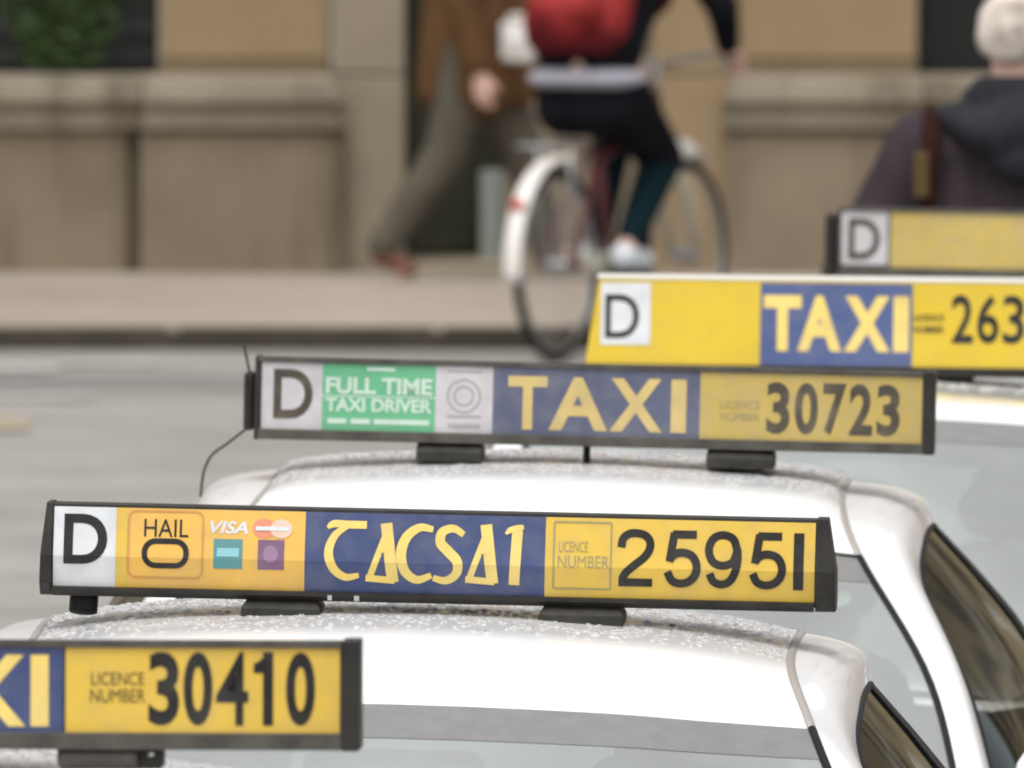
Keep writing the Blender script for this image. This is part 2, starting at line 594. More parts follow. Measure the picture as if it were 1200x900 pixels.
def glyph_mesh(body, offset=0.0, shear=0.0, spacing=1.0):
    key = (body, offset, shear, spacing)
    if key in _font_cache:
        return _font_cache[key]
    cu = bpy.data.curves.new('txt', 'FONT')
    cu.body = body
    cu.offset = offset
    cu.shear = shear
    cu.space_character = spacing
    cu.resolution_u = 6
    cu.fill_mode = 'FRONT'
    o = bpy.data.objects.new('txt', cu)
    COL.objects.link(o)
    dg = bpy.context.evaluated_depsgraph_get()
    me = bpy.data.meshes.new_from_object(o.evaluated_get(dg))
    bpy.data.objects.remove(o)
    vs = [(v.co.x, v.co.y) for v in me.vertices]
    fs = [tuple(p.vertices) for p in me.polygons]
    bpy.data.meshes.remove(me)
    bpy.data.curves.remove(cu)
    x0, x1 = min(v[0] for v in vs), max(v[0] for v in vs)
    y0, y1 = min(v[1] for v in vs), max(v[1] for v in vs)
    vs = [((x - x0) / (x1 - x0), (y - y0) / (y1 - y0)) for x, y in vs]
    _font_cache[key] = (vs, fs)
    return vs, fs


def ribbon(pts, w, closed=False):
    """flat stroke along 2-D points, w may be a list"""
    vs, fs = [], []
    n = len(pts)
    for i, p in enumerate(pts):
        a = pts[(i - 1) % n] if closed or i > 0 else p
        b = pts[(i + 1) % n] if closed or i < n - 1 else p
        tx, ty = b[0] - a[0], b[1] - a[1]
        L = math.hypot(tx, ty) or 1
        nx, ny = -ty / L, tx / L
        ww = (w[i] if isinstance(w, (list, tuple)) else w) / 2
        vs += [(p[0] + nx * ww, p[1] + ny * ww), (p[0] - nx * ww, p[1] - ny * ww)]
    for i in range(n if closed else n - 1):
        j = (i + 1) % n
        fs.append((2 * i, 2 * i + 1, 2 * j + 1, 2 * j))
    return vs, fs


def round_rect(x0, x1, y0, y1, r, k=6):
    pts = []
    for cx, cy, a0 in ((x1 - r, y1 - r, 0), (x0 + r, y1 - r, 90), (x0 + r, y0 + r, 180), (x1 - r, y0 + r, 270)):
        for i in range(k + 1):
            a = R(a0 + 90 * i / k)
            pts.append((cx + r * math.cos(a), cy + r * math.sin(a)))
    return pts


class Sign:
    """one roof sign; its face is addressed with photograph columns px and v (0 top .. 1 bottom)"""

    def __init__(s, root, pxl, pxr, length, height, face):
        s.root, s.pxl, s.pxr, s.L, s.H, s.face = root, pxl, pxr, length, height, face

    def X(s, px):
        return ((px - s.pxl) / (s.pxr - s.pxl) - .5) * s.L

    def Z(s, v):
        return (1 - v) * s.H

    def flat(s, name, vs, fs, material, lift, parent, label=None):
        """vs in (px, v): wrapped on the face as a sheet `lift` proud of it"""
        bm = bmesh.new()
        vv = [bm.verts.new((s.X(a), 0, s.Z(b))) for a, b in vs]
        for f in fs:
            try:
                bm.faces.new([vv[i] for i in f])
            except ValueError:
                pass
        for (y, z) in s.face[1:-1]:
            bmesh.ops.bisect_plane(bm, geom=bm.verts[:] + bm.edges[:] + bm.faces[:], plane_co=(0, 0, z), plane_no=(0, 0, 1), dist=1e-6)
        for v in bm.verts:
            v.co.y = s.fy(v.co.z) - lift
        for f in bm.faces:
            f.normal_update()
            if f.normal.y > 0:
                f.normal_flip()
        me = bpy.data.meshes.new(name)
        bm.to_mesh(me)
        bm.free()
        o = link(name, me, material, parent)
        if label:
            o['label'] = label
        return o

    def fy(s, z):
        f = s.face
        for (ya, za), (yb, zb) in zip(f, f[1:]):
            if za <= z <= zb + 1e-9:
                t = (z - za) / (zb - za)
                return ya + (yb - ya) * t
        return f[0][0] if z < f[0][1] else f[-1][0]

    def panel(s, a, b, v0, v1, material, label=None, parent=None, lift=.0012, name='panel'):
        return s.flat(name, [(a, v0), (b, v0), (b, v1), (a, v1)], [(0, 1, 2, 3)], material, lift, parent or s.root, label)

    def text(s, body, a, b, v0, v1, material, parent, bold=0.0, shear=0.0, spacing=1.0, lift=.002, name='lettering'):
        vs, fs = glyph_mesh(body, bold, shear, spacing)
        return s.flat(name, [(a + x * (b - a), v1 + y * (v0 - v1)) for x, y in vs], fs, material, lift, parent)

    def stroke(s, pts, w, material, parent, closed=False, lift=.002, name='lettering'):
        """pts in (px, v); w in px; strokes keep their width in both directions"""
        k = (s.pxr - s.pxl) / s.L * s.H           # pixels per unit v
        P = [(p[0], p[1] * k) for p in pts]
        vs, fs = ribbon(P, w, closed)
        return s.flat(name, [(x, y / k) for x, y in vs], fs, material, lift, parent)


def cat2(P, per=8):
    return [(v.x, v.y) for v in catmull([(p[0], p[1], 0) for p in P], per)]


# ================================================================== THE SETTING
def road_z(x, y):
    camber = -.02 * max(-7, min(7, x))
    if y < 46:
        t = 0
    elif y > 60:
        t = 1
    else:
        t = (y - 46) / 14
        t = t * t * (3 - 2 * t)
    return camber * (1 - t) + .2 * t


def build_road():
    bm = bmesh.new()
    xs = [-1500, -300, -60, -20, -7, -5, -3, -1, 0, 1, 3, 5, 7, 20, 60, 300, 1500]
    ys = [-1500, -200, -20, 0, 10, 20, 30, 40, 46, 48, 50, 52, 54, 56, 58, 60, 70, 73.3, 80, 150, 500, 2500]
    g = [[bm.verts.new((x, y, road_z(x, y))) for x in xs] for y in ys]
    for j in range(len(ys) - 1):
        for i in range(len(xs) - 1):
            bm.faces.new((g[j][i], g[j][i + 1], g[j + 1][i + 1], g[j + 1][i]))
    o = finish('road', bm, M['asphalt'], smooth=True)
    o['kind'] = 'structure'
    return o


road = build_road()


def ground_patch(name, pxa, pxb, pya, pyb, material, lift, skew=0):
    """a worn mark on the far side of the road, where the road is level at z = 0.2"""
    bm = bmesh.new()
    z = .2 + lift
    n = 14
    top, bot = [], []
    for i in range(n + 1):
        t = i / n
        px = pxa + (pxb - pxa) * t
        e = .6 * random.uniform(-1, 1)
        p = on_level(px, pya + skew * t + e * .3, z)
        q = on_level(px, pyb + skew * t + e * .3, z)
        top.append(bm.verts.new(p))
        bot.append(bm.verts.new(q))
    for i in range(n):
        bm.faces.new((bot[i], bot[i + 1], top[i + 1], top[i]))
    o = finish(name, bm, material, road)
    return o


ground_patch('tar_strip', -260, 330, 441, 458, M['tar'], .004, -3)
ground_patch('road_marking', -200, 66, 429, 437, M['road_white'], .008, -3)
ground_patch('road_marking', 70, 185, 422.5, 427.5, M['road_white'], .008, 0)
ground_patch('road_marking', -150, 112, 465.5, 469.5, M['road_white'], .008, -2)
ground_patch('road_marking', -140, 36, 489, 503, M['road_yellow'], .008, 0)

# pavement and kerb
KY, KZ = 73.3, .275
pave = bmesh.new()
box_into(pave, -60, 60, KY + .16, 79.6, .1, .30)
for v in pave.verts:
    if v.co.z > .2 and v.co.y < 75:
        v.co.z = KZ
pavement = finish('pavement', pave, M['pavement'])
pavement['kind'] = 'structure'
kb = bmesh.new()
box_into(kb, -.455, .455, 0, .155, 0, .177)
bmesh.ops.bevel(kb, geom=[e for e in kb.edges if abs(e.verts[0].co.z - .177) < 1e-4 and abs(e.verts[1].co.z - .177) < 1e-4], offset=.02, segments=3, affect='EDGES')
k0 = finish('kerb_stone', kb, M['kerb'], pavement)
for i in range(-22, 23):
    k = k0 if i == -22 else k0.copy()
    if i != -22:
        COL.objects.link(k)
        k.parent = pavement
    k.location = (i * .915 + .2, KY + random.uniform(-.004, .004), .1)

# -------- the stone building across the street
WY = 78.4
bld = thing('stone_building', 'tan stone building with heavy moulded plinth and dark windows across the street', 'building', (at(300, 318, WY).x, WY, .3))
bo = Vector(bld.location)


def bx(name, pxa, pxb, pya, pyb, yf, depth, material, parent=None, bevel=.008, zbot=None, ztop=None):
    """block spanning photograph columns pxa..pxb and rows pya..pyb with its face at distance yf"""
    p, q = at(pxa, pya, yf), at(pxb, pyb, yf)
    z0 = q.z if zbot is None else zbot
    z1 = p.z if ztop is None else ztop
    par = parent or bld
    o = Vector((0, 0, 0))
    w = par
    while w is not None:
        o += Vector(w.location)
        w = w.parent
    return box(name, p.x - o.x, q.x - o.x, yf - o.y, yf + depth - o.y, z0 - o.z, z1 - o.z, material, par, bevel)


G = .29   # pavement level the stones start from
# left stretch, under the window
bx('plinth_stone', -420, -146, 152, 318, WY + .08, .6, M['stone_plinth'], zbot=G)
bx('plinth_stone', -144, 151, 152, 318, WY + .08, .6, M['stone_plinth'], zbot=G)
bx('plinth_stone', 166, 403, 155, 318, WY - .02, .7, M['stone_plinth'], zbot=G)
bx('joint_moss', 149, 168, 150, 318, WY + .12, .5, M['moss'], zbot=G, bevel=0)


def ledge(pxa, pxb, y, chamfer_l=False, chamfer_r=False):
    """two-step moulded ledge stone: upper weathered slope, fillet, lower band"""
    p, q = at(pxa, 88, y), at(pxb, 151, y)
    zt, zb = p.z - bo.z, q.z - bo.z
    zm = at(pxa, 119, y).z - bo.z
    yy = y - bo.y
    prof = [(yy + .55, zb), (yy + .0, zb), (yy + .0, zm - .015), (yy - .035, zm), (yy - .035, zm + .012), (yy - .02, zt - .02), (yy + .04, zt), (yy + .55, zt)]
    bm = bmesh.new()
    x0, x1 = p.x - bo.x, q.x - bo.x
    n = len(prof)
    A, B = [], []
    for (a, b) in prof:
        d = max(0, (b - zm) / (zt - zm)) * .06
        A.append(bm.verts.new((x0 + (d if chamfer_l else 0), a, b)))
        B.append(bm.verts.new((x1 - (d if chamfer_r else 0), a, b)))
    for i in range(n):
        j = (i + 1) % n
        bm.faces.new((A[i], A[j], B[j], B[i]))
    bm.faces.new(A[::-1])
    bm.faces.new(B)
    return finish('ledge_stone', bm, M['stone_ledge'], bld)


ledge(-420, -130, WY + .05)
ledge(-128.5, 166, WY + .05)
ledge(168, 405, WY - .05, chamfer_r=True)
# window on the left
rec = bx('window', -420, 186, -330, 84, WY + .42, .08, M['window_frame'], bevel=0)
bx('pane', -400, 180, -320, 80, WY + .36, .02, M['window_dark'], rec, bevel=0)
bx('glazing_bar', -400, 182, 26, 36, WY + .33, .03, M['blind'], rec, bevel=.003)
bx('glazing_bar', -400, 182, 62, 70, WY + .33, .03, M['blind'], rec, bevel=.003)
# pier beside it, stone by stone
for a, b in ((-96, 69), (-262, -98), (-428, -264)):
    bx('pier_stone', 187, 386, a, b, WY + .12, .6, M['stone_warm'])
bx('base_moulding', 187, 386, 70.5, 90, WY + .10, .6, M['stone_brown'])
for a, b in ((88, 318), (-78, 86), (-244, -80), (-410, -246)):
    bx('pilaster_stone', 388, 474, a, b, WY + .06, .8, M['stone_pale'], zbot=G if b == 318 else None)
# doorway: dark leaf, pale post, set-back stone
door = bx('door', 470, 596, -400, 318, WY + .9, .08, M['door_dark'], zbot=G, bevel=0)
bx('door_panel', 482, 556, 120, 296, WY + .87, .035, M['door_dark'], door, bevel=.01)
bx('door_panel', 482, 556, -120, 96, WY + .87, .035, M['door_dark'], door, bevel=.01)
bx('door_post', 563, 591, 200, 306, WY + .55, .12, M['door_pale'], bevel=.006)
bx('doorway_step', 472, 770, 308, 322, WY + .02, 1.0, M['stone_pale'], zbot=G - .05)
for a, b in ((112, 310), (-86, 110), (-284, -88), (-430, -286)):
    bx('reveal_stone', 592, 770, a, b, WY + .45, .6, M['stone_pale'], zbot=G if b == 310 else None)
for a, b in ((88, 318), (-78, 86), (-244, -80), (-410, -246)):
    bx('pilaster_stone', 766, 858, a, b, WY + .06, .8, M['stone_warm'], zbot=G if b == 318 else None)
# right stretch
ledge(846, 1082, WY - .05, chamfer_l=True)
ledge(1083.5, 1500, WY + .05)
bx('plinth_stone', 850, 1080, 155, 318, WY - .02, .7, M['stone_plinth'], zbot=G)
bx('plinth_stone', 1088, 1500, 152, 318, WY + .08, .6, M['stone_plinth'], zbot=G)
for a, b in ((-96, 69), (-262, -98), (-428, -264)):
    bx('pier_stone', 861, 1075, a, b, WY + .12, .6, M['stone_warm'])
bx('base_moulding', 861, 1075, 70.5, 90, WY + .10, .6, M['stone_brown'])
rec2 = bx('window', 1074, 1500, -330, 84, WY + .42, .08, M['window_frame'], bevel=0)
bx('pane', 1082, 1480, -320, 80, WY + .36, .02, M['window_dark'], rec2, bevel=0)
# the rest of the facade, above and to both sides of what the picture shows
tz = at(0, -425, WY).z - bo.z
box('upper_wall', -26, 30, .14, 1.2, tz, 16.5, M['stone_warm'], bld)
box('upper_wall', -26, at(-425, 0, WY).x - bo.x, .1, 1.2, 0, tz - .003, M['stone_warm'], bld)
box('upper_wall', at(1500, 0, WY).x - bo.x + .003, 30, .1, 1.2, 0, tz - .003, M['stone_warm'], bld)
box('cornice', -26.3, 30.3, -.35, 1.3, 16.503, 17.1, M['stone_pale'], bld)
wm = bmesh.new()
box_into(wm, -.6, .6, 0, .06, 0, 2.3)
w0 = finish('window', wm, M['window_dark'], bld)
first = True
for fl in range(4):
    for i in range(-9, 11):
        o = w0 if first else w0.copy()
        if not first:
            COL.objects.link(o)
            o.parent = bld
        first = False
        o.location = (i * 2.7 + .5, .11, 3.6 + fl * 3.3)

# shrub behind the window sill
shrub = thing('window_shrub', 'dark green leafy shrub in the window above the stone ledge', 'plant', at(72, 88, WY + .2))
lm = bmesh.new()
rs = random.Random(3)
for i in range(900):
    a = rs.uniform(0, 6.28)
    rr = rs.random() ** .5
    h = rs.random()
    rad = .27 * (1 - .45 * abs(h - .55) * 2)
    c = Vector((math.cos(a) * rr * rad * 1.05, math.sin(a) * rr * rad * .42, .03 + h * .62))
    s_ = rs.uniform(.012, .024)
    d = Vector((rs.uniform(-1, 1), rs.uniform(-1, 1), rs.uniform(-.4, 1))).normalized()
    e = d.orthogonal().normalized() * s_ * .6
    d = d * s_ * 1.5
    lm.faces.new([lm.verts.new(c - d), lm.verts.new(c + e), lm.verts.new(c + d), lm.verts.new(c - e)])
lo = finish('foliage', lm, M['leaf'], shrub)
tube('stem', [(0, 0, 0), (.01, 0, .2), (-.01, .01, .45)], [.012, .01, .006], M['bark'], shrub)

# ================================================================== TAXIS
PER = 8
ST = dict(
    C0=[(0, -1.36, .965), (0, -1.0, 1.168), (0, -.62, 1.358), (0, -.2, 1.452), (0, .4, 1.476), (0, 1.35, 1.385), (0, 1.7, 1.21), (0, 2.0, 1.02)],
    C1=[(.36, -1.32, .96), (.32, -.975, 1.165), (.28, -.61, 1.352), (.28, -.2, 1.443), (.28, .4, 1.467), (.27, 1.34, 1.376), (.3, 1.69, 1.2), (.33, 1.98, 1.015)],
    C2=[(.55, -1.24, .957), (.485, -.91, 1.16), (.42, -.588, 1.343), (.425, -.2, 1.431), (.43, .4, 1.453), (.41, 1.32, 1.362), (.44, 1.66, 1.19), (.5, 1.95, 1.013)],
    P=[(.70, -1.12, .955), (.622, -.83, 1.155), (.525, -.56, 1.334), (.535, -.2, 1.415), (.54, .4, 1.436), (.51, 1.3, 1.345), (.56, 1.62, 1.18), (.62, 1.9, 1.01)],
    Q=[(.765, -1.10, .975), (.69, -.80, 1.165), (.59, -.50, 1.325), (.592, -.2, 1.393), (.597, .4, 1.412), (.56, 1.28, 1.325), (.615, 1.62, 1.17), (.69, 1.88, 1.0)],
    Q2=[(.79, -1.07, .985), (.712, -.75, 1.165), (.62, -.44, 1.315), (.612, -.15, 1.374), (.617, .4, 1.392), (.585, 1.22, 1.315), (.642, 1.56, 1.172), (.715, 1.8, 1.015)],
    W=[(.80, -1.02, .985), (.727, -.70, 1.152), (.643, -.38, 1.298), (.627, -.1, 1.352), (.63, .4, 1.365), (.60, 1.15, 1.3), (.66, 1.5, 1.17), (.735, 1.72, 1.03)],
    B=[(.835, -1.0, .965), (.845, -.7, .975), (.855, -.38, .985), (.86, -.1, .99), (.865, .4, 1.0), (.85, 1.15, 1.02), (.835, 1.5, 1.03), (.80, 1.74, 1.03)],
)
CV = {}
SHAPE = {
    'wide': dict(P=(.70, .655, .570, .527, .522, .49), Q=(.765, .705, .596, .570, .576, .555), Q2=(.77, .712, .617, .605, .612, .59), W=(.78, .720, .633, .622, .620, .60)),
    'slim': dict(P=(.70, .632, .508, .466, .458, .43), Q=(.728, .660, .560, .530, .538, .52), Q2=(.742, .678, .590, .575, .585, .565), W=(.752, .690, .607, .598, .600, .585)),
}


def shape_taxi(wide, lift):
    """curves of one taxi shape: `wide` moves the roof joint outwards, `lift` raises the front of the roof"""
    for k, v in ST.items():
        pts = [list(p) for p in v]
        if k in ('C0', 'C1', 'C2', 'P', 'Q', 'Q2'):
            pts[2][2] += lift
            pts[1][2] += lift * .8
            pts[3][2] += lift * .35
        row = SHAPE['wide' if wide else 'slim'].get(k)
        if row:                                      # half-widths at the first six stations
            for n, x in enumerate(row):
                pts[n][0] = x
        if k == 'W':
            pts[3][2] += .008
        if k in ('Q', 'Q2'):                         # full, round shoulder
            for n in (3, 4, 5):
                pts[n][2] += .014
        CV[k] = catmull(pts, PER)
    CV['G'] = [(w + b) / 2 + Vector((.028 * math.sin(math.pi * i / (len(CV['W']) - 1)), 0, .0)) for i, (w, b) in enumerate(zip(CV['W'], CV['B']))]
    CV['G1'] = [(w * .75 + b * .25) + Vector((.021 * math.sin(math.pi * i / (len(CV['W']) - 1)), 0, .0)) for i, (w, b) in enumerate(zip(CV['W'], CV['B']))]


I_H, I_R = 2 * PER, 5 * PER          # header and rear header sample
I_B = 4 * PER - 1                    # centre post
NS = 7 * PER + 1


def mir(p):
    return Vector((-p.x, p.y, p.z))


def patch(name, cols, i0, i1, material, parent, both=False, off=0.0, refine=3):
    """loft of neighbouring long curves between samples i0 and i1"""
    bm = bmesh.new()
    grid = []
    for c in cols:
        if c.startswith('-'):
            grid.append([mir(p) for p in CV[c[1:]][i0:i1 + 1]])
        else:
            grid.append([p.copy() for p in CV[c][i0:i1 + 1]])
    # smooth interpolation across the columns as well
    rows = []
    for i in range(len(grid[0])):
        rows.append(catmull([g[i] for g in grid], refine))
    vg = [[bm.verts.new(p) for p in row] for row in rows]
    for a, b in zip(vg, vg[1:]):
        for k in range(len(a) - 1):
            bm.faces.new((a[k], a[k + 1], b[k + 1], b[k]))
    bm.normal_update()
    up = sum((f.normal for f in bm.faces), Vector())
    ctr = sum((v.co for v in bm.verts), Vector()) / len(bm.verts)
    if up.dot(ctr - Vector((0, .3, .6))) < 0:
        bmesh.ops.reverse_faces(bm, faces=bm.faces[:])
    if off:
        bm.normal_update()
        for v in bm.verts:
            v.co += v.normal * off
    me = bpy.data.meshes.new(name)
    bm.to_mesh(me)
    bm.free()
    for p in me.polygons:
        p.use_smooth = True
    return link(name, me, material, parent)


def raindrops(roof, parent):
    """beads of rain standing on the flatter part of the wet roof"""
    me = roof.data
    rs = random.Random(11)
    bm = bmesh.new()
    tris = [p for p in me.polygons if p.center.y > -.20]
    tot = sum(p.area for p in tris)
    for p in tris:
        n = p.area / tot * 7000 * (.4 if p.center.y < -.13 else 1)
        n = int(n) + (rs.random() < n - int(n))
        vv = [me.vertices[i].co for i in p.vertices]
        for _ in range(n):
            u, v = rs.random(), rs.random()
            c = (vv[0] * (1 - u) + vv[1] * u) * (1 - v) + (vv[3] * (1 - u) + vv[2] * u) * v
            r = rs.uniform(.0019, .0054) * (1.4 if rs.random() < .08 else 1)
            h = r * rs.uniform(.40, .6)
            k0 = rs.uniform(0, 6)
            lo_ = [bm.verts.new(c + Vector((r * math.cos(k0 + k), r * math.sin(k0 + k), -.0004))) for k in (0, 1.05, 2.09, 3.14, 4.19, 5.24)]
            hi_ = [bm.verts.new(c + Vector((.7 * r * math.cos(k0 + k), .7 * r * math.sin(k0 + k), h * .75))) for k in (0, 1.05, 2.09, 3.14, 4.19, 5.24)]
            tp_ = bm.verts.new(c + Vector((0, 0, h)))
            for k in range(6):
                j = (k + 1) % 6
                bm.faces.new((lo_[k], lo_[j], hi_[j], hi_[k]))
                bm.faces.new((hi_[k], hi_[j], tp_))
    m2 = bpy.data.meshes.new('raindrops')
    bm.to_mesh(m2)
    bm.free()
    for p in m2.polygons:
        p.use_smooth = True
    o = link('raindrops', m2, M['raindrop'], parent)
    o['kind'] = 'stuff'
    return o


def make_taxi(wide, lift):
    shape_taxi(wide, lift)
    t = thing('taxi', None, 'taxi', group='white taxis waiting in line')
    full = ['-P', '-C2', '-C1', 'C0', 'C1', 'C2', 'P']
    rf = patch('roof', full, I_H, I_R, M['paint_roof_glossy' if lift > .03 else 'paint_roof'], t)
    raindrops(rf, rf)
    ws = patch('windscreen', full, 0, I_H, M['glass_front'], t)
    # darker grey band along the top of the screen
    patch('top_band', full, I_H - 2, I_H, M['top_band'], ws, off=.0008)
    patch('rear_window', full, I_R, NS - 1, M['glass_side'], t)
    for s in ('', '-'):
        patch('pillar', [s + 'P', s + 'Q', s + 'Q2', s + 'W'], 0, NS - 1, M['paint_white'], t)
        sg = (lambda p: mir(p)) if s else (lambda p: p)
        patch('side_window', [s + 'W', s + 'G1', s + 'G', s + 'B'], 0, I_B, M['glass_side'], t)
        patch('side_window', [s + 'W', s + 'G1', s + 'G', s + 'B'], I_B + 1, NS - 1, M['glass_side'], t)
        patch('centre_post', [s + 'W', s + 'G1', s + 'G', s + 'B'], I_B - 1, I_B + 2, M['rubber'], t, off=.004)
        tube('window_seal', [sg(p) for p in CV['W']], .0055, M['rubber'], t, 8)
        tube('belt_seal', [sg(p) for p in CV['B']], .009, M['rubber'], t, 8)
        tube('roof_joint', [sg(p) + Vector((0, 0, -.005)) for p in CV['P'][I_H:I_R + 1]], .0085, M['trim_grey'], t, 8)
        tube('screen_seal', [sg(p) for p in CV['P'][:I_H + 1]], .0065, M['rubber'], t, 8)
        if not wide:
            hd = [sg(p) for p in catmull([CV[c][I_H] for c in ('C2', 'P')], 6)]
            tube('screen_seal', hd[2:], [.001] + [.0045] * (len(hd) - 3), M['rubber'], t, 8)
        # wing mirror
        k = -1 if s else 1
        mr = blob('wing_mirror', [((k * .873, -1.15, 1.05), (.10, .055, .07), None), ((k * .89, -1.13, 1.04), (.085, .05, .065), None)], M['paint_white'], t, .012, 3)
        tube('mirror_stalk', [(k * .79, -1.08, .955), (k * .86, -1.14, 1.0)], .022, M['rubber'], mr)
        box('mirror_glass', k * .88 - .07, k * .88 + .07, -1.088, -1.082, 1.0, 1.095, M['chrome'], mr, .004)
        # lower body side
    # lower shell lofted along the length: white paint, with the cabin opening left out
    def section(y):
        def lerp(tab):
            for (a, va), (b, vb) in zip(tab, tab[1:]):
                if a <= y <= b:
                    q = (y - a) / (b - a)
                    q = q * q * (3 - 2 * q)
                    return va + (vb - va) * q
            return tab[0][1] if y < tab[0][0] else tab[-1][1]
        w = lerp([(-2.12, .60), (-1.9, .80), (-1.4, .865), (0, .885), (1.4, .87), (2.1, .80), (2.38, .66)])
        zt = lerp([(-2.12, .62), (-2.0, .74), (-1.36, .945), (-1.0, .955), (1.74, 1.02), (2.0, 1.0), (2.3, .93), (2.38, .75)])
        zs = lerp([(-2.12, .58), (-1.9, .70), (-1.0, .945), (0, .975), (1.74, 1.01), (2.1, .95), (2.38, .72)])
        zb = lerp([(-2.12, .42), (-1.9, .24), (-1.0, .2), (1.6, .2), (2.1, .28), (2.38, .45)])
        return [(0, zt), (w * .45, zt - .008), (w * .8, zt - .03), (w * .945, zs), (w * .99, zs - .12), (w, (zs + zb) / 2 + .05), (w * .985, zb + .14), (w * .93, zb), (0, zb)]
    ys = [-2.12, -2.06, -1.96, -1.8, -1.6, -1.36, -1.1, -.6, 0, .6, 1.2, 1.74, 2.0, 2.15, 2.28, 2.38]
    bm = bmesh.new()
    im = bmesh.new()
    rows = []
    for y in ys:
        sec = section(y)
        rows.append([(x, y, z) for x, z in sec] + [(-x, y, z) for x, z in sec[-2:0:-1]])
    vr = [[bm.verts.new(p) for p in r] for r in rows]
    n = len(vr[0])
    for j in range(len(vr) - 1):
        cabin = ys[j] >= -1.36 and ys[j + 1] <= 1.75
        for i in range(n):
            k = (i + 1) % n
            if cabin and (i < 3 or i >= n - 3):
                im.faces.new([im.verts.new((Vector(p) + Vector((0, 0, -.03)))) for p in (rows[j][i], rows[j][k], rows[j + 1][k], rows[j + 1][i])])
            else:
                bm.faces.new((vr[j][i], vr[j][k], vr[j + 1][k], vr[j + 1][i]))
    bm.faces.new(vr[0])
    bm.faces.new(vr[-1][::-1])
    finish('body', bm, M['paint_white'], t, smooth=True)
    finish('dashboard', im, M['interior'], t)
    # seats and steering wheel
    for x, y in ((-.36, .05), (.36, .05), (-.36, 1.0), (.36, 1.0)):
        seat = blob('seat', [((x, y + .06, .9), .13, (x, y + .12, 1.08), .09), ((x - .14, y + .06, .9), .1, (x - .12, y + .1, 1.05), .07), ((x + .14, y + .06, .9), .1, (x + .12, y + .1, 1.05), .07)], M['seat'], t, .02, 3)
        blob('headrest', [((x - .08, y + .15, 1.22), .055, (x + .08, y + .15, 1.22), .055)], M['seat'], seat, .015, 3)
    sw = [(-.36 + .18 * math.cos(a), -.52 - .05 * math.sin(a), .99 + .16 * math.sin(a)) for a in [2 * math.pi * k / 24 for k in range(24)]]
    tube('steering_wheel', sw, .013, M['rubber'], t, 8, True)
    blob('rear_view_mirror', [((-.1, -.52, 1.285), .028, (.1, -.52, 1.285), .028)], M['rubber'], t, .01, 2)
    # front: grille, lamps, plate, wipers
    box('grille', -.42, .42, -2.135, -2.09, .50, .60, M['grille'], t, .01)
    box('number_plate', -.26, .26, -2.15, -2.13, .36, .47, M['plate'], t, .004)
    for k in (-1, 1):
        blob('headlight', [((k * .60, -2.0, .62), (.16, .12, .07), None)], M['lamp_lens'], t, .015, 2)
        for y in (-1.33, 1.33):
            wh = thing('wheel', None, None)
            wh.parent = t
            wh.location = (k * .80, y, .315)
            lathe_x('tyre', [(-.1, .2), (-.1, .29), (-.08, .312), (.08, .312), (.1, .29), (.1, .2)], 0, M['tyre'], wh)
            lathe_x('rim', [(k * .07, .0), (k * .085, .05), (k * .07, .1), (k * .085, .19), (k * .1, .205)], 0, M['rim'], wh)
            lathe_x('wheel_arch', [(-.2, .36), (k * .084, .36), (k * .084, .3)], k * .80, M['grille'], t, 32, (y, .33))
    tube('wiper', [(-.62, -1.16, .975), (-.3, -1.13, 1.03), (.02, -1.1, 1.105)], .008, M['rubber'], t, 6)
    tube('wiper', [(.02, -1.38, .985), (.3, -1.2, 1.05), (.52, -1.05, 1.09)], .008, M['rubber'], t, 6)
    return t


def kids(o):
    return [c for c in bpy.data.objects if c.parent is o]


def copy_tree(o, parent=None):
    c = o.copy()
    COL.objects.link(c)
    if parent is not None:
        c.parent = parent
    for ch in kids(o):
        copy_tree(ch, c)
    return c


HEAD = -math.atan(1180 / FPX)         # the rank runs away slightly to the right of the view
# (distance, roof centre column, roof-top height above the road there)
bases = {}
TAXIS = [
    (25.0, -230, 1.513, True, .02, 'nearest white taxi, cropped at bottom left, its wet roof under the sign 30410'),
    (29.4, 463, 1.484, True, .02, 'white taxi with a wet roof carrying the Irish TACSAI sign 25951'),
    (34.4, 634, 1.482, False, .022, 'white taxi with side windows in view, carrying the grimy sign 30723'),
    (39.5, 960, 1.425, False, .075, 'white taxi carrying the bright yellow sign 263, half hidden by the sign 30723'),
    (44.5, 1280, 1.40, False, .075, 'farthest white taxi, hidden behind the bright yellow sign, under the last D sign'),
]
taxis = []
for i, (d, px, h, wide, lift, lab) in enumerate(TAXIS):
    if (wide, lift) in bases:                # a taxi of a shape already made: copied with all its parts
        t = copy_tree(bases[wide, lift])
    else:
        t = bases[wide, lift] = make_taxi(wide, lift)
    x = (px - 600) / FPX * d
    t.location = (x, d, road_z(x, d))
    t.rotation_euler = (0, R(1.15), HEAD)
    t.scale = (1, 1, h / 1.476)
    t['label'] = lab
    taxis.append(t)


# pale oval discs at the screens
def disc(taxi, x, y, z, rx, rz, n=20):
    bm = bmesh.new()
    vs = [bm.verts.new((x + rx * math.cos(a), y + rz * .8 * math.sin(a), z + rz * .55 * math.sin(a))) for a in [2 * math.pi * k / n for k in range(n)]]
    bm.faces.new(vs)
    return finish('windscreen_oval', bm, M['sticker'], taxi)


disc(taxis[2], .455, -.655, 1.296, .045, .03)
disc(taxis[1], .40, -.79, 1.245, .06, .03)
disc(taxis[1], -.02, -.80, 1.265, .05, .02)


# ================================================================== ROOF SIGNS
def sign_root(label, px, py_top, d, H, tilt):
    p = at(px, py_top, d)
    o = thing('roof_sign', label, 'roof sign', (p.x, p.y, p.z - H), (0, R(tilt), HEAD), 'taxi roof signs')
    return o


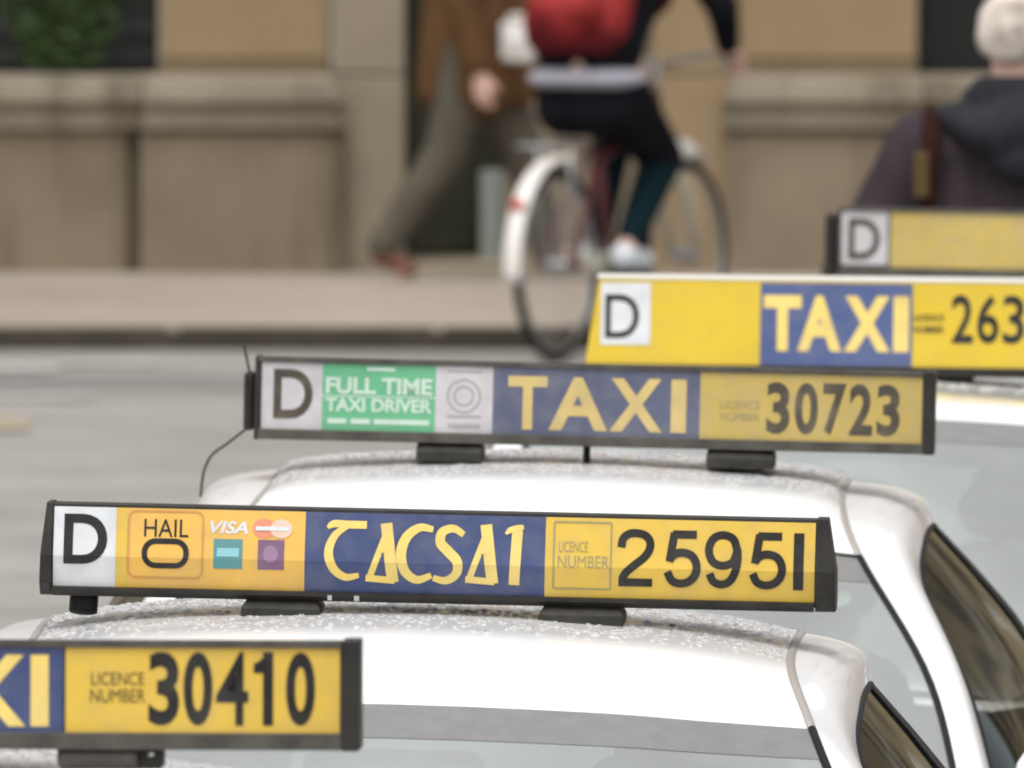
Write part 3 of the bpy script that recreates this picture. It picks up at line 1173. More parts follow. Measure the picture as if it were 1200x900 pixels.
def foot(sg, px0, px1, flare=.012, h=.022, lowtone='foot'):
    a, b = sg.X(px0), sg.X(px1)
    bm = bmesh.new()
    top = [(a + flare, -.03), (b - flare, -.03), (b - flare, .05), (a + flare, .05)]
    bot = [(a, -.06), (b, -.06), (b, .07), (a, .07)]
    T = [bm.verts.new((x, y, .002)) for x, y in top]
    U = [bm.verts.new((x, y, -h + .006)) for x, y in bot]
    L = [bm.verts.new((x, y, -h - .012)) for x, y in bot]
    bm.faces.new(T)
    bm.faces.new(L[::-1])
    for A, B in ((T, U), (U, L)):
        for i in range(4):
            j = (i + 1) % 4
            bm.faces.new((A[i], B[i], B[j], A[j]))
    return finish('mounting_foot', bm, M[lowtone], sg.root, bevel=.002)


def end_cap(sg, x0, x1, prof, material='housing'):
    return prism('end_cap', prof, x0, x1, M[material], sg.root, .002)


# ---- sign 25951 with the Gaelic word: folded face, pointed end caps
H1 = .121
face1 = [(-.044, 0), (-.053, .050), (-.037, H1)]
root1 = sign_root('yellow roof sign reading TACSAI and 25951 beside card payment logos', 513, 598.5, 29.4, H1, 1.15)
s1 = Sign(root1, 48, 978, 1.10, H1, face1)
back1 = [(-y, z) for y, z in face1][::-1]
prism('housing', face1 + back1, s1.X(58), s1.X(962), M['housing'], root1)
big = [(-.036, -.006), (-.058, .012), (-.058, .05), (-.038, H1 + .002), (.038, H1 + .002), (.058, .05), (.058, .012), (.036, -.006)]


def cap1(xa, xb):
    bm = bmesh.new()
    A = [bm.verts.new((xa, y, z)) for y, z in big]
    B = []
    for y, z in big:
        k = .55 if z > .09 else 1.0
        B.append(bm.verts.new((xa + (xb - xa) * k, y * .9, z)))
    n = len(big)
    for i in range(n):
        j = (i + 1) % n
        bm.faces.new((A[i], A[j], B[j], B[i]))
    bm.faces.new(A[::-1])
    bm.faces.new(B)
    return finish('end_cap', bm, M['housing'], root1, bevel=.0015)


cap1(s1.X(61), s1.X(47))
cap1(s1.X(957), s1.X(981))
prism('lower_rail', [(-.0445, -.006), (-.0545, .001), (-.0545, .006), (-.0445, .008)], s1.X(62), s1.X(956), M['housing'], root1)
pn = s1.panel(63, 136, .03, .94, M['p_white'], 'white panel lettered D')
s1.text('D', 75, 126, .11, .68, M['p_ink'], pn, .022)
po = s1.panel(136, 358, .03, .94, M['p_orange'], 'orange yellow panel with hail and card logos')
s1.panel(136, 149, .03, .94, M['p_yellow'], None, po, .0018, 'yellow_strip')
kx = 930 / 1.10 * H1
rr = lambda a, b, v0, v1, r: [(x, y / kx) for x, y in round_rect(a, b, v0 * kx, v1 * kx, r)]
s1.stroke(rr(151, 238, .06, .82, 9), 2.4, M['p_line'], po, True, name='rounded_border')
s1.text('HAIL', 169, 221, .15, .35, M['p_ink'], po)
s1.stroke(rr(170, 219, .40, .68, 13), 6.5, M['p_ink'], po, True)
s1.text('VISA', 246, 291, .155, .30, M['p_white'], po, .03, .25)
s1.panel(251, 285, .36, .70, M['p_teal'], None, po, .0018, 'card_logo')
s1.panel(255, 281, .46, .56, M['p_sky'], None, po, .0026, 'card_logo')


def ellipse(sg, cx, cv, rx, rv, material, parent, lift, name='card_logo', n=24):
    vs = [(cx + rx * math.cos(2 * math.pi * k / n), cv + rv * math.sin(2 * math.pi * k / n)) for k in range(n)]
    return sg.flat(name, vs, [tuple(range(n))], material, lift, parent)


ellipse(s1, 310, .23, 14, .11, M['p_red'], po, .0018)
ellipse(s1, 330, .23, 13, .11, M['p_pink'], po, .0023)
s1.panel(300, 339, .205, .255, M['p_white'], None, po, .0030, 'card_logo')
s1.panel(303, 334, .36, .70, M['p_purple'], None, po, .0018, 'card_logo')
ellipse(s1, 318, .52, 9, .1, M['p_mauve'], po, .0026)
pb = s1.panel(358, 640, .03, .94, M['p_blue'], 'navy panel with the word TACSAI')


def gv(py, px):                      # photograph row -> v on this tilted sign
    return (py - (590 + (px - 62) * .0200)) / 101.0


def G1(pts):
    return [(a, gv(b, a)) for a, b in pts]


def poly(sg, pts, material, parent, lift):
    """outline given in photograph pixels"""
    v = G1(pts)
    return sg.flat('lettering', v, [tuple(range(len(v)))], material, lift, parent)


YL = M['p_letter']
# uncial T: flagged bar over a round bowl
s1.stroke(G1(cat2([(384, 617), (392, 612.5), (408, 613.5), (430, 614)], 6)), [4, 5, 6, 7, 7.5, 8, 8.5, 8.5, 8.5, 8.5, 9, 9, 9, 9, 9, 9, 9, 9, 9][:19], YL, pb, lift=.0020)
s1.stroke(G1(cat2([(409, 614), (393, 626), (386, 645), (392, 664), (406, 674), (422, 672)], 8)), [6 + 4.5 * math.sin(math.pi * k / 40) for k in range(41)], YL, pb, lift=.0023)
# A, C, S, A, I
for dx, lf in ((0, .0020), (117, .0020)):
    x = lambda a: a + dx
    o_ = dx * .012
    s1.stroke(G1([(x(434), 676 + o_), (x(456), 616 + o_)]), 7.5, YL, pb, lift=lf)
    s1.stroke(G1([(x(453), 612 + o_), (x(462), 680 + o_)]), 13.5, YL, pb, lift=lf + .0003)
    s1.stroke(G1([(x(430), 675 + o_), (x(464), 678 + o_)]), 8, YL, pb, lift=lf + .0006)
    s1.stroke(G1([(x(447), 640 + o_), (x(456), 641 + o_)]), 11, YL, pb, lift=lf + .0009)
s1.stroke(G1(cat2([(508, 619), (492, 617), (477, 628), (471, 647), (476, 667), (490, 677), (507, 672)], 8)), [7 + 5 * math.sin(math.pi * k / 48) for k in range(49)], YL, pb, lift=.0024)
s1.stroke(G1(cat2([(544, 625), (532, 618), (519, 622), (517, 634), (526, 644), (537, 656), (536, 670), (524, 678), (509, 675)], 7)), [7 + 5 * math.sin(math.pi * k / 56) for k in range(57)], YL, pb, lift=.0020)
s1.stroke(G1([(607, 619), (604, 683)]), 12.5, YL, pb, lift=.0024)
s1.stroke(G1(cat2([(593, 624), (600, 619), (614, 616)], 5)), [3, 4, 5, 6, 7, 7, 7, 7, 7, 6, 5], YL, pb, lift=.0028)
py_ = s1.panel(640, 956, .03, .94, M['p_yellow'], 'yellow licence panel with 25951')
s1.stroke(rr(650, 717, .08, .84, 2), 2.0, M['p_grey'], py_, True, name='printed_box')
s1.text('LICENCE', 656, 690, .30, .42, M['p_grey'], py_, -.004)
s1.text('NUMBER', 655, 715, .46, .60, M['p_grey'], py_, -.004)
def digit(a, strokes):
    """plain grotesque numeral drawn with strokes in a 43 x 66 px box"""
    for k, (pts, curved, closed) in enumerate(strokes):
        P = cat2(pts + pts[:1] if closed else pts, 6) if curved else pts
        if closed:
            P = P[:-1]
        s1.stroke([(a + x, .145 + y / 66 * .655) for x, y in P], 9.4, M['p_ink'], py_, closed, lift=.0020 + .0003 * k)


TWO = [([(4, 21), (6, 11), (13, 5.5), (22, 4.5), (32, 7), (37.5, 14), (37, 23), (31, 32), (20, 41), (10, 50), (5.5, 58)], True, False), ([(1.5, 61.2), (41, 61.2)], False, False)]
FIVE = [([(10, 4.9), (38, 4.9)], False, False), ([(12, 3), (7, 36)], False, False), ([(6, 34), (13, 27.5), (22, 25.5), (33, 29), (38.5, 39), (37.5, 50), (30.5, 58.5), (20, 61.3), (10, 58), (4.5, 48)], True, False)]
NINE = [([(38, 22), (33, 9), (21, 4.5), (9.5, 9), (4.6, 22), (9.5, 35), (21, 39.5), (33, 35)], True, True), ([(38, 20), (38.5, 32), (36, 46), (30, 57), (20, 61.3), (10.5, 58), (6, 49)], True, False)]
for a, st in ((725, TWO), (779, FIVE), (827, NINE), (879, FIVE)):
    digit(a, st)
s1.panel(931, 943, .15, .80, M['p_ink'], None, py_, .002, 'lettering')
foot(s1, 285, 378)
foot(s1, 634, 733)
tube('cable_plug', [(s1.X(98), 0, .004), (s1.X(97), -.01, -.03)], .02, M['rubber'], root1)
box('sign_clip', s1.X(386), s1.X(391), -.055, -.044, -.004, .003, M['silver'], root1)
box('sign_clip', s1.X(417), s1.X(423), -.055, -.044, -.004, .003, M['silver'], root1)

# ---- flat framed signs: 30723, 30410 and the last one
def framed(label, px, pytop, d, H, tilt, pxl, pxr, L, rail, lean=.006, hmat='housing_grey', capw=.018):
    root = sign_root(label, px, pytop, d, H, tilt)
    face = [(-.036 - lean, 0), (-.036, H)]
    sg = Sign(root, pxl, pxr, L, H, face)
    prism('housing', [face[0], face[1], (.03, H), (.036, 0)], sg.X(pxl) + .004, sg.X(pxr) - .004, M[hmat], root)
    prof = [(-.046 - lean, -.003), (-.041, H + .003), (.036, H + .003), (.042, -.003)]
    end_cap(sg, sg.X(pxr) - capw, sg.X(pxr), prof)
    zr = rail * H
    prism('lower_rail', [(-.046 - lean, -.002), (-.044 - lean, zr), (-.037 - lean * .8, zr), (-.036 - lean, -.002)], sg.X(pxl) + .006, sg.X(pxr) - capw, M[hmat], root, .0012)
    prism('upper_rail', [(-.042, H - .006), (-.041, H + .003), (-.03, H + .003), (-.03, H - .006)], sg.X(pxl) + .006, sg.X(pxr) - capw, M[hmat], root, .001)
    return root, sg, prof


root2, s2, prof2 = framed('grimy roof sign with green FULL TIME panel and number 30723', 697, 427.5, 34.4, .129, 1.22, 300, 1097, 1.104, .115)
end_cap(s2, s2.X(300), s2.X(306), prof2)
k = 1
p_ = s2.panel(308, 379, .035, .885, M['d_white'], 'white panel lettered D')
s2.text('D', 322, 368, .13, .75, M['d_ink'], p_, .018)
p_ = s2.panel(379, 512, .035, .885, M['p_green'], 'green panel reading full time taxi driver')
s2.panel(431, 464, .085, .13, M['p_mint'], None, p_, .002, 'printed_line')
s2.text('FULL TIME', 383, 508, .215, .425, M['p_mint'], p_, .035)
s2.text('TAXI DRIVER', 383, 508, .475, .645, M['p_mint'], p_, .035)
for a, b in ((386, 408), (413, 436), (440, 505)):
    s2.panel(a, b, .735, .80, M['p_mint'], None, p_, .002, 'printed_line')
s2.panel(379, 512, .445, .462, M['p_mint'], None, p_, .0018, 'printed_line')
p_ = s2.panel(512, 579, .035, .885, M['d_white'], 'white panel with a faint round emblem')
kk = (797 / 1.104) * .129
circ = lambda cx, cv, r: [(cx + r * math.cos(2 * math.pi * i / 28), cv + r * math.sin(2 * math.pi * i / 28) / kk) for i in range(28)]
s2.stroke(circ(545, .42, 19), 2.2, M['emblem'], p_, True, name='emblem')
s2.stroke(circ(545, .42, 11), 2.2, M['emblem'], p_, True, name='emblem')
s2.panel(526, 566, .10, .125, M['emblem'], None, p_, .002, 'printed_line')
s2.panel(526, 566, .66, .69, M['emblem'], None, p_, .002, 'printed_line')
s2.panel(527, 565, .77, .82, M['emblem'], None, p_, .002, 'printed_line')
p_ = s2.panel(579, 822, .035, .885, M['d_blue'], 'faded navy panel reading TAXI')
for ch, a, b in (('T', 597, 643), ('A', 645, 714), ('X', 716, 778), ('I', 788, 806)):
    s2.text(ch, a, b, .15, .82, M['d_letter'], p_, .03)
p_ = s2.panel(822, 1082, .035, .885, M['d_yellow'], 'dusty yellow licence panel with 30723')
s2.text('LICENCE', 846, 892, .40, .50, M['d_faint'], p_)
s2.text('NUMBER', 846, 892, .55, .65, M['d_faint'], p_)
for ch, a in (('3', 900), ('0', 933), ('7', 966), ('2', 997), ('3', 1029)):
    s2.text(ch, a, a + 27, .155, .80, M['d_ink'], p_, .03)
foot(s2, 491, 568, .002, .02)
foot(s2, 831, 910, .002, .02)
tube('support_pin', [(s2.X(690), -.02, .002), (s2.X(690), -.02, -.03)], .006, M['rubber'], root2, 8)
# bracket and loose cable at the left end
box('end_bracket', s2.X(286), s2.X(299), -.02, .03, .01, .105, M['housing'], root2, .006)
tube('cable', catmull([(s2.X(292), -.01, .105), (s2.X(289), -.015, .125), (s2.X(285), -.01, .145)], 5), .002, M['rubber'], root2, 6)
tube('cable', catmull([(s2.X(296), 0, .02), (s2.X(283), -.01, .005), (s2.X(268), -.015, -.012), (s2.X(250), -.02, -.032), (s2.X(241), -.02, -.06), (s2.X(238), -.02, -.10)], 5), .0022, M['rubber'], root2, 6)

root0, s0, prof0 = framed('clean yellow roof sign with number 30410 at the bottom left corner', -122, 750, 25.0, .124, 0.05, -668, 424, 1.10, .145, capw=.021)
end_cap(s0, s0.X(-668), s0.X(-650), prof0)
s0.panel(-648, -570, .03, .855, M['p_white'], 'blank white panel')
s0.panel(-570, -257, .03, .855, M['p_yellow'], 'plain yellow panel')
p_ = s0.panel(-257, 77, .03, .855, M['p_blue'], 'navy panel reading TAXI')
for ch, a, b in (('T', -232, -166), ('A', -160, -68), ('X', -62, 33), ('I', 39, 60)):
    s0.text(ch, a, b, .12, .80, M['p_letter'], p_, .02)
p_ = s0.panel(80, 401, .03, .855, M['p_yellow'], 'yellow licence panel with 30410')
s0.text('LICENCE', 110, 172, .285, .405, M['p_ink'], p_, -.004)
s0.text('NUMBER', 109, 173, .445, .57, M['p_ink'], p_, -.004)
s0.panel(311, 323, .09, .785, M['p_ink'], None, p_, .002, 'lettering')
s0.flat('lettering', [(300, .20), (306, .175), (311.2, .135), (313, .09), (313, .285), (300, .285)], [(0, 1, 2, 3, 4, 5)], M['p_ink'], .0024, p_)
for ch, a, w in (('3', 177, 36), ('0', 218, 34), ('4', 256, 38), ('0', 338, 34)):
    s0.text(ch, a, a + w, .09, .785, M['p_ink'], p_, .012 if ch == '4' else .028)
# tubular clamp foot
zf = -.012
tube('mounting_foot', [(s0.X(70), -.035, zf), (s0.X(74), -.035, zf), (s0.X(160), -.035, zf), (s0.X(164), -.035, zf)], [.008, .0125, .0125, .009], M['housing_grey'], root0, 14)
box('clamp_plate', s0.X(72), s0.X(192), -.03, .04, -.026, -.001, M['foot'], root0, .003)
tube('clamp_bolt', [(s0.X(180), -.038, -.007), (s0.X(180), -.028, -.007)], .004, M['silver'], root0, 8)
tube('mounting_foot', [(s0.X(-410), -.035, zf), (s0.X(-406), -.035, zf), (s0.X(-320), -.035, zf), (s0.X(-316), -.035, zf)], [.008, .0125, .0125, .009], M['housing_grey'], root0, 14)
box('clamp_plate', s0.X(-412), s0.X(-292), -.03, .04, -.026, -.001, M['foot'], root0, .003)

root4, s4, prof4 = framed('farthest roof sign with a D panel, in front of the man in the purple jacket', 1290, 249.5, 44.5, .147, 1.1, 982, 1598, 1.104, .15, capw=.016)
end_cap(s4, s4.X(982), s4.X(985), prof4, 'housing_grey')
p_ = s4.panel(986, 1040, .04, .80, M['d_white'], 'grey white panel lettered D')
s4.text('D', 994, 1031, .14, .73, M['d_ink'], p_, .018)
s4.panel(1043, 1590, .04, .83, M['d_yellow'], 'plain dusty yellow panel')
box('end_bracket', s4.X(966), s4.X(981), -.02, .04, -.005, .135, M['housing'], root4, .008)
foot(s4, 1110, 1170, .002, .02)
foot(s4, 1400, 1460, .002, .02)

# ---- the bright yellow moulded sign
H3, L3 = .166, .93
root3 = sign_root('bright yellow moulded roof sign with white D square, TAXI and 263', 979, 326, 39.5, H3, .55)
s3 = Sign(root3, 685, 1270, L3, H3, [(-.062, 0), (-.030, H3)])
bm = bmesh.new()
hx, tx_ = L3 / 2, L3 / 2 - .024
low = [(-hx, -.062), (hx, -.062), (hx, .062), (-hx, .062)]
top = [(-tx_, -.030), (tx_, -.030), (tx_, .030), (-tx_, .030)]
A = [bm.verts.new((x, y, 0)) for x, y in low]
B = [bm.verts.new((x, y, H3)) for x, y in top]
bm.faces.new(A[::-1])
bm.faces.new(B)
for i in range(4):
    j = (i + 1) % 4
    bm.faces.new((A[i], A[j], B[j], B[i]))
finish('housing', bm, M['s_yellow'], root3, bevel=.004)
prism('top_shine', [(-.033, H3 - .005), (-.035, H3 + .003), (.035, H3 + .003), (.033, H3 - .005)], -tx_ - .003, tx_ + .003, M['s_top_shine'], root3, .002)  # white strip: sky shine on the glossy top edge, painted as colour
p_ = s3.panel(703, 761, .07, .76, M['p_white'], 'white square lettered D', lift=.0015)
s3.text('D', 708, 748, .20, .69, M['p_ink'], p_, .006)
p_ = s3.panel(890, 1068, .055, .97, M['s_blue'], 'blue sticker reading TAXI', lift=.0015)
for ch, a, b in (('T', 894, 938), ('A', 934, 985), ('X', 988, 1042), ('I', 1046, 1064)):
    s3.text(ch, a, b, .19, .81, M['p_letter'], p_, .045)
s3.text('LICENCE', 1070, 1105, .385, .46, M['p_ink'], root3, .01, lift=.002)
s3.text('NUMBER', 1070, 1105, .515, .59, M['p_ink'], root3, .01, lift=.002)
for ch, a in (('2', 1114), ('6', 1144), ('3', 1174)):
    s3.text(ch, a, a + 25, .165, .70, M['p_ink'], root3, .012, lift=.002)
prism('base_tray', [(-.066, -.014), (-.067, .004), (.067, .004), (.066, -.014)], -hx - .004, hx + .004, M['housing'], root3, .002)
foot(s3, 820, 890, .002, .03)
foot(s3, 1070, 1140, .002, .03)


# ================================================================== PEOPLE
def hand_caps(wrist, fwd, palm_n, side, size=.17, curl=.35):
    """palm, four bent fingers and a thumb; fwd along the fingers, palm_n out of the palm, side to the thumb"""
    f, n, s_ = Vector(fwd).normalized(), Vector(palm_n).normalized(), Vector(side).normalized()
    w = Vector(wrist)
    k = size / .18
    caps = [(w, .024 * k, w + f * .035 * k, .026 * k)]
    base = []
    for i, off in enumerate((.028, .010, -.009, -.027)):
        b = w + f * (.085 - abs(i - 1.2) * .004) * k + s_ * off * k
        base.append(b)
        caps.append((w + f * .02 * k + s_ * off * .6 * k, .015 * k, b, .0115 * k))
    for b, L in zip(base, (.066, .074, .068, .054)):
        d1 = (f + n * curl).normalized()
        d2 = (f + n * curl * 2.6).normalized()
        d3 = (f * .7 + n * curl * 4).normalized()
        m1 = b + d1 * L * .45 * k
        m2 = m1 + d2 * L * .32 * k
        m3 = m2 + d3 * L * .25 * k
        caps += [(b, .0098 * k, m1, .0092 * k), (m1, .0092 * k, m2, .0085 * k), (m2, .0085 * k, m3, .0075 * k)]
    t0 = w + f * .025 * k + s_ * .026 * k
    t1 = t0 + (f * .6 + s_ * .75 + n * .25).normalized() * .036 * k
    t2 = t1 + (f * .9 + s_ * .3 + n * .4).normalized() * .03 * k
    caps += [(w + f * .01 * k, .018 * k, t0, .015 * k), (t0, .013 * k, t1, .0112 * k), (t1, .0112 * k, t2, .0092 * k)]
    return caps


def head_caps(c, face, up=(0, 0, 1)):
    """skull, jaw, nose, brow, ears, neck; c is the middle of the head"""
    f = Vector(face).normalized()
    u = Vector(up).normalized()
    r = u.cross(f).normalized()
    u = f.cross(r)
    rot = Matrix((r, f, u)).transposed()
    c = Vector(c)
    e = lambda a, b, d: c + r * a + f * b + u * d
    return [(e(0, -.012, .025), (.076, .097, .096), rot), (e(0, .02, -.045), (.06, .07, .07), rot),
            (e(0, .055, -.09), .028, e(0, .062, -.085), .024),
            (e(0, .088, .008), .011, e(0, .108, -.028), .014),
            (e(-.03, .085, .022), .013, e(.03, .085, .022), .013),
            (e(-.02, .083, -.062), .009, e(.02, .083, -.062), .009),
            (e(-.077, -.005, .0), (.012, .02, .033), rot), (e(.077, -.005, .0), (.012, .02, .033), rot)], e, rot


def eyes(e, parent):
    for s_ in (-1, 1):
        bm = bmesh.new()
        hull_into(bm, ball_pts(e(s_ * .031, .079, .004), .011))
        finish('eye', bm, M['paper'], parent, smooth=True)


# ---- man in the purple jacket, seen from behind at the right edge
def build_man():
    Y = 51.0
    g = on_level(1192, 780, .12)
    base = Vector((at(1188, 50, Y).x, Y, road_z(1.2, Y)))
    root = thing('person', 'man with white hair and purple-grey jacket standing behind the farthest sign', 'person', base)
    hc = Vector((0, 0, (at(1188, 46, Y).z - base.z)))
    hcaps, e, rot = head_caps(hc, (.25, 1, -.05))
    sh = hc.z - .235
    body = hcaps + [((0, -.01, hc.z - .1), .055, (0, -.02, sh), .06),
                    ((0, 0, sh - .08), .12, (0, 0, .95), .13)]
    for s_ in (-1, 1):
        body += [((s_ * .1, 0, .92), .085, (s_ * .11, .02, .5), .055), ((s_ * .11, .02, .5), .052, (s_ * .11, 0, .1), .036),
                 ((s_ * .11, 0, .05), .036, (s_ * .12, .14, .035), .03)]
        body += [((s_ * .2, 0, sh - .04), .05, (s_ * .33, .02, sh - .33), .042), ((s_ * .33, .02, sh - .33), .04, (s_ * .33, .12, sh - .58), .028)]
        body += hand_caps((s_ * .33, .12, sh - .58), (0, .25, -1), (-s_, 0, 0), (0, 1, -.1))
    b = blob('body', body, M['skin'], root, .008, 3)
    eyes(e, b)
    # hair round the back and sides, cropped short
    blob('hair', [(e(0, -.022, .03), (.083, .104, .095), rot), (e(-.05, -.05, .005), (.030, .05, .05), rot), (e(.05, -.05, .005), (.030, .05, .05), rot),
                  (e(0, -.07, -.005), (.06, .04, .055), rot)], M['hair_white'], root, .01, 3)
    jk = [((0, .0, sh - .03), .12, (0, 0, .85), .165), ((-.12, 0, sh - .09), .105, (-.12, 0, .8), .12), ((.12, 0, sh - .09), .105, (.12, 0, .8), .12),
          ((-.16, 0, sh - .045), .1, (.16, 0, sh - .045), .1), ((0, 0, sh + .0), .075, (0, 0, sh - .1), .12)]
    for s_ in (-1, 1):
        jk += [((s_ * .215, 0, sh - .035), .1, (s_ * .375, .02, sh - .34), .092), ((s_ * .375, .02, sh - .34), .088, (s_ * .35, .11, sh - .57), .055)]
    blob('jacket', jk, M['jacket_purple'], root, .012, 4)
    tr = []
    for s_ in (-1, 1):
        tr += [((s_ * .09, 0, .92), .11, (s_ * .11, .02, .5), .08), ((s_ * .11, .02, .5), .078, (s_ * .11, 0, .1), .065)]
        sh_ = blob('shoe', [((s_ * .11, -.02, .045), .045, (s_ * .12, .17, .035), .038)], M['rubber'], root, .01, 2)
    blob('trousers', tr, M['trousers_grey'], root, .012, 3)
    blob('hood', [((-.07, -.085, sh + .10), .05, (.07, -.085, sh + .10), .05), ((-.09, -.02, sh + .08), .045, (.09, -.02, sh + .08), .045), ((-.16, -.02, sh + .035), .05, (-.09, -.1, sh + .03), .055), ((.16, -.02, sh + .035), .05, (.09, -.1, sh + .02), .05),
                  ((0, -.13, sh + .02), (.14, .075, .075), None), ((0.03, -.14, sh - .05), (.085, .06, .06), None)], M['hood_dark'], root, .01, 4)
    sb = thing('shoulder_bag', 'maroon strap with gold tab across the purple jacket', 'bag', base)
    strap = bmesh.new()
    P = catmull([(-.185, .07, sh - .02), (-.195, -.01, sh + .07), (-.20, -.11, sh + .01), (-.205, -.15, sh - .12), (-.225, -.17, sh - .28), (-.24, -.19, .88), (-.23, -.17, .8)], 6)
    a = []
    for p in P:
        a.append([strap.verts.new(p + Vector((dx, dy, 0))) for dx, dy in ((-.022, 0), (.022, 0), (.022, -.008), (-.022, -.008))])
    for u, v in zip(a, a[1:]):
        for i in range(4):
            j = (i + 1) % 4
            strap.faces.new((u[i], u[j], v[j], v[i]))
    finish('strap', strap, M['strap_maroon'], sb, smooth=True)
    gold_z = at(1075, 200, Y).z - base.z
    box('strap_tab', -.243, -.208, -.200, -.160, gold_z - .06, gold_z + .05, M['gold'], sb, .006)
    blob('bag', [((-.30, -.16, .72), .09, (-.10, -.17, .72), .09), ((-.30, -.16, .55), .09, (-.10, -.17, .55), .09)], M['strap_maroon'], sb, .014, 3)


build_man()


# ---- pedestrian in the brown coat, striding right past the doorway
def build_walker():
    Y = 77.6
    base = at(556, 324, Y)
    base.z = .297
    root = thing('person', 'pedestrian in brown coat and grey trousers striding past the doorway', 'person', base)
    S = 1.0
    hip = Vector((0.0, 0, .88))
    hc = Vector((.03, 0, 1.60))
    hcaps, e, rot = head_caps(hc, (1, -.15, 0))
    body = hcaps + [((.02, 0, 1.5), .052, (.0, 0, 1.4), .06), ((0, 0, 1.3), .12, (0, 0, .95), .12)]
    # rear leg (near the camera) trailing left, front leg reaching right
    legs = [((-.0, -.09, .88), (-.10, -.09, .48), (-.33, -.09, .13), (-.26, -.09, .03), .0), ((.0, .09, .88), (.17, .09, .5), (.27, .09, .1), (.42, .09, .05), .0)]
    for h, k_, a_, toe, _ in legs:
        body += [(h, .085, k_, .055), (k_, .052, a_, .036), (a_, .034, toe, .03)]
    # near arm hangs with the hand in front of the hem, far arm bent up holding a white bundle
    sR, eR, wR = Vector((-.0, -.21, 1.33)), Vector((-.05, -.25, 1.02)), Vector((.02, -.26, .76))
    sL, eL, wL = Vector((.03, .2, 1.36)), Vector((.03, .24, 1.08)), Vector((.17, .02, .93))
    for a_, b_, c_ in ((sR, eR, wR), (sL, eL, wL)):
        body += [(a_, .05, b_, .042), (b_, .04, c_, .028)]
    body += hand_caps(wR, (.12, 0, -1), (.3, .9, 0), (1, -.2, 0), curl=.5)
    body += hand_caps(wL, (.4, -.9, .1), (.6, .3, .6), (0, 0, 1), curl=.5)
    b = blob('body', body, M['skin'], root, .008, 3)
    eyes(e, b)
    blob('hair', [(e(0, -.022, .035), (.086, .1, .092), rot), (e(0, -.07, -.01), (.07, .04, .07), rot)], M['hair_brown'], root, .01, 3)
    ct = [((0, 0, 1.35), .14, (-.01, 0, .76), .165), ((.0, -.1, 1.3), .1, (.02, -.09, .72), .13), ((.0, .1, 1.3), .1, (.0, .09, .72), .13), ((0, -.13, 1.38), .08, (0, .13, 1.38), .08),
          ((.10, 0, 1.3), .07, (.16, 0, .70), .075), ((-.10, 0, 1.3), .07, (-.14, 0, .70), .075)]
    for a_, b_, c_ in ((sR, eR, wR), (sL, eL, wL)):
        ct += [(a_, .08, b_, .068), (b_, .066, b_ + (c_ - b_) * .86, .05)]
    blob('coat', ct, M['coat_brown'], root, .013, 4)
    tr = []
    for h, k_, a_, toe, _ in legs:
        h, k_, a_, toe = Vector(h), Vector(k_), Vector(a_), Vector(toe)
        tr += [(h, .11, k_, .082), (k_, .08, a_, .062)]
        blob('shoe', [(a_ + Vector((-.01, 0, -.03)), .045, toe + Vector((.02, 0, .01)), .035)], M['shoe_brown'], root, .01, 2)
    blob('trousers', tr, M['trousers_grey'], root, .013, 4)
    pk = base + Vector((.16, -.17, 1.14)) - Vector((0, 0, .28 - .0))
    c = at(606, 48, Y - .2)
    o = thing('paper_bag', 'crumpled white paper bag held by the pedestrian in brown', 'bag', (c.x, c.y, c.z - .075))
    blob('sack', [((-.042, 0, .02), .02, (-.045, 0, .13), .018), ((.042, 0, .015), .02, (.038, 0, .128), .02), ((-.04, .0, .02), .022, (.04, 0, .015), .022), ((-.045, 0, .125), .02, (.04, 0, .13), .02), ((0, 0, .07), (.055, .034, .06), None)], M['paper'], o, .008, 1)
    tube('rolled_top', [(-.035, 0, .158), (0, -.004, .163), (.035, 0, .159)], .012, M['paper'], o)


build_walker()

# ---- bicycle and rider
PHI = R(65)
bk = on_level(652, 425, .2)


def local(x, y, z):
    return (x, y, z)


bike = thing('bicycle', 'dark red bicycle with white mudguards ridden along the kerb', 'bicycle', (bk.x, bk.y, .2), (0, 0, PHI))
RW = .335
WB = 1.05


def wheel(x):
    w = thing('wheel', None, None)
    w.parent = bike
    w.location = (x, 0, RW)
    ring = lambda r: [(r * math.cos(a), 0, r * math.sin(a)) for a in [2 * math.pi * k / 48 for k in range(48)]]
    tube('tyre', ring(RW - .017), .017, M['tyre'], w, 10, True)
    tube('rim', ring(RW - .042), .011, M['steel'], w, 8, True)
    bm = bmesh.new()
    for k in range(28):
        a = 2 * math.pi * k / 28
        off = .03 if k % 2 else -.03
        tube_into(bm, [(.02 * math.cos(a + .8), off, .02 * math.sin(a + .8)), ((RW - .045) * math.cos(a), 0, (RW - .045) * math.sin(a))], .0014, 4)
    finish('spokes', bm, M['steel'], w)
    tube('hub', [(0, -.05, 0), (0, -.03, 0), (0, .03, 0), (0, .05, 0)], [.014, .024, .024, .014], M['steel'], w)
    return w


wheel(0)
wheel(WB)


def guard(x, a0, a1, r=RW + .022, w=.034, material='bike_white'):
    bm = bmesh.new()
    rows = []
    for i in range(25):
        a = R(a0 + (a1 - a0) * i / 24)
        row = []
        for k in range(7):
            t = -1 + k / 3
            rr_ = r + .014 * (1 - t * t)
            row.append(bm.verts.new((x + rr_ * math.cos(a), t * w, RW + rr_ * math.sin(a))))
        rows.append(row)
    for p, q in zip(rows, rows[1:]):
        for k in range(6):
            bm.faces.new((p[k], p[k + 1], q[k + 1], q[k]))
    o = finish('mudguard', bm, M[material], bike, smooth=True)
    md = o.modifiers.new('thick', 'SOLIDIFY')
    md.thickness = .003
    return o


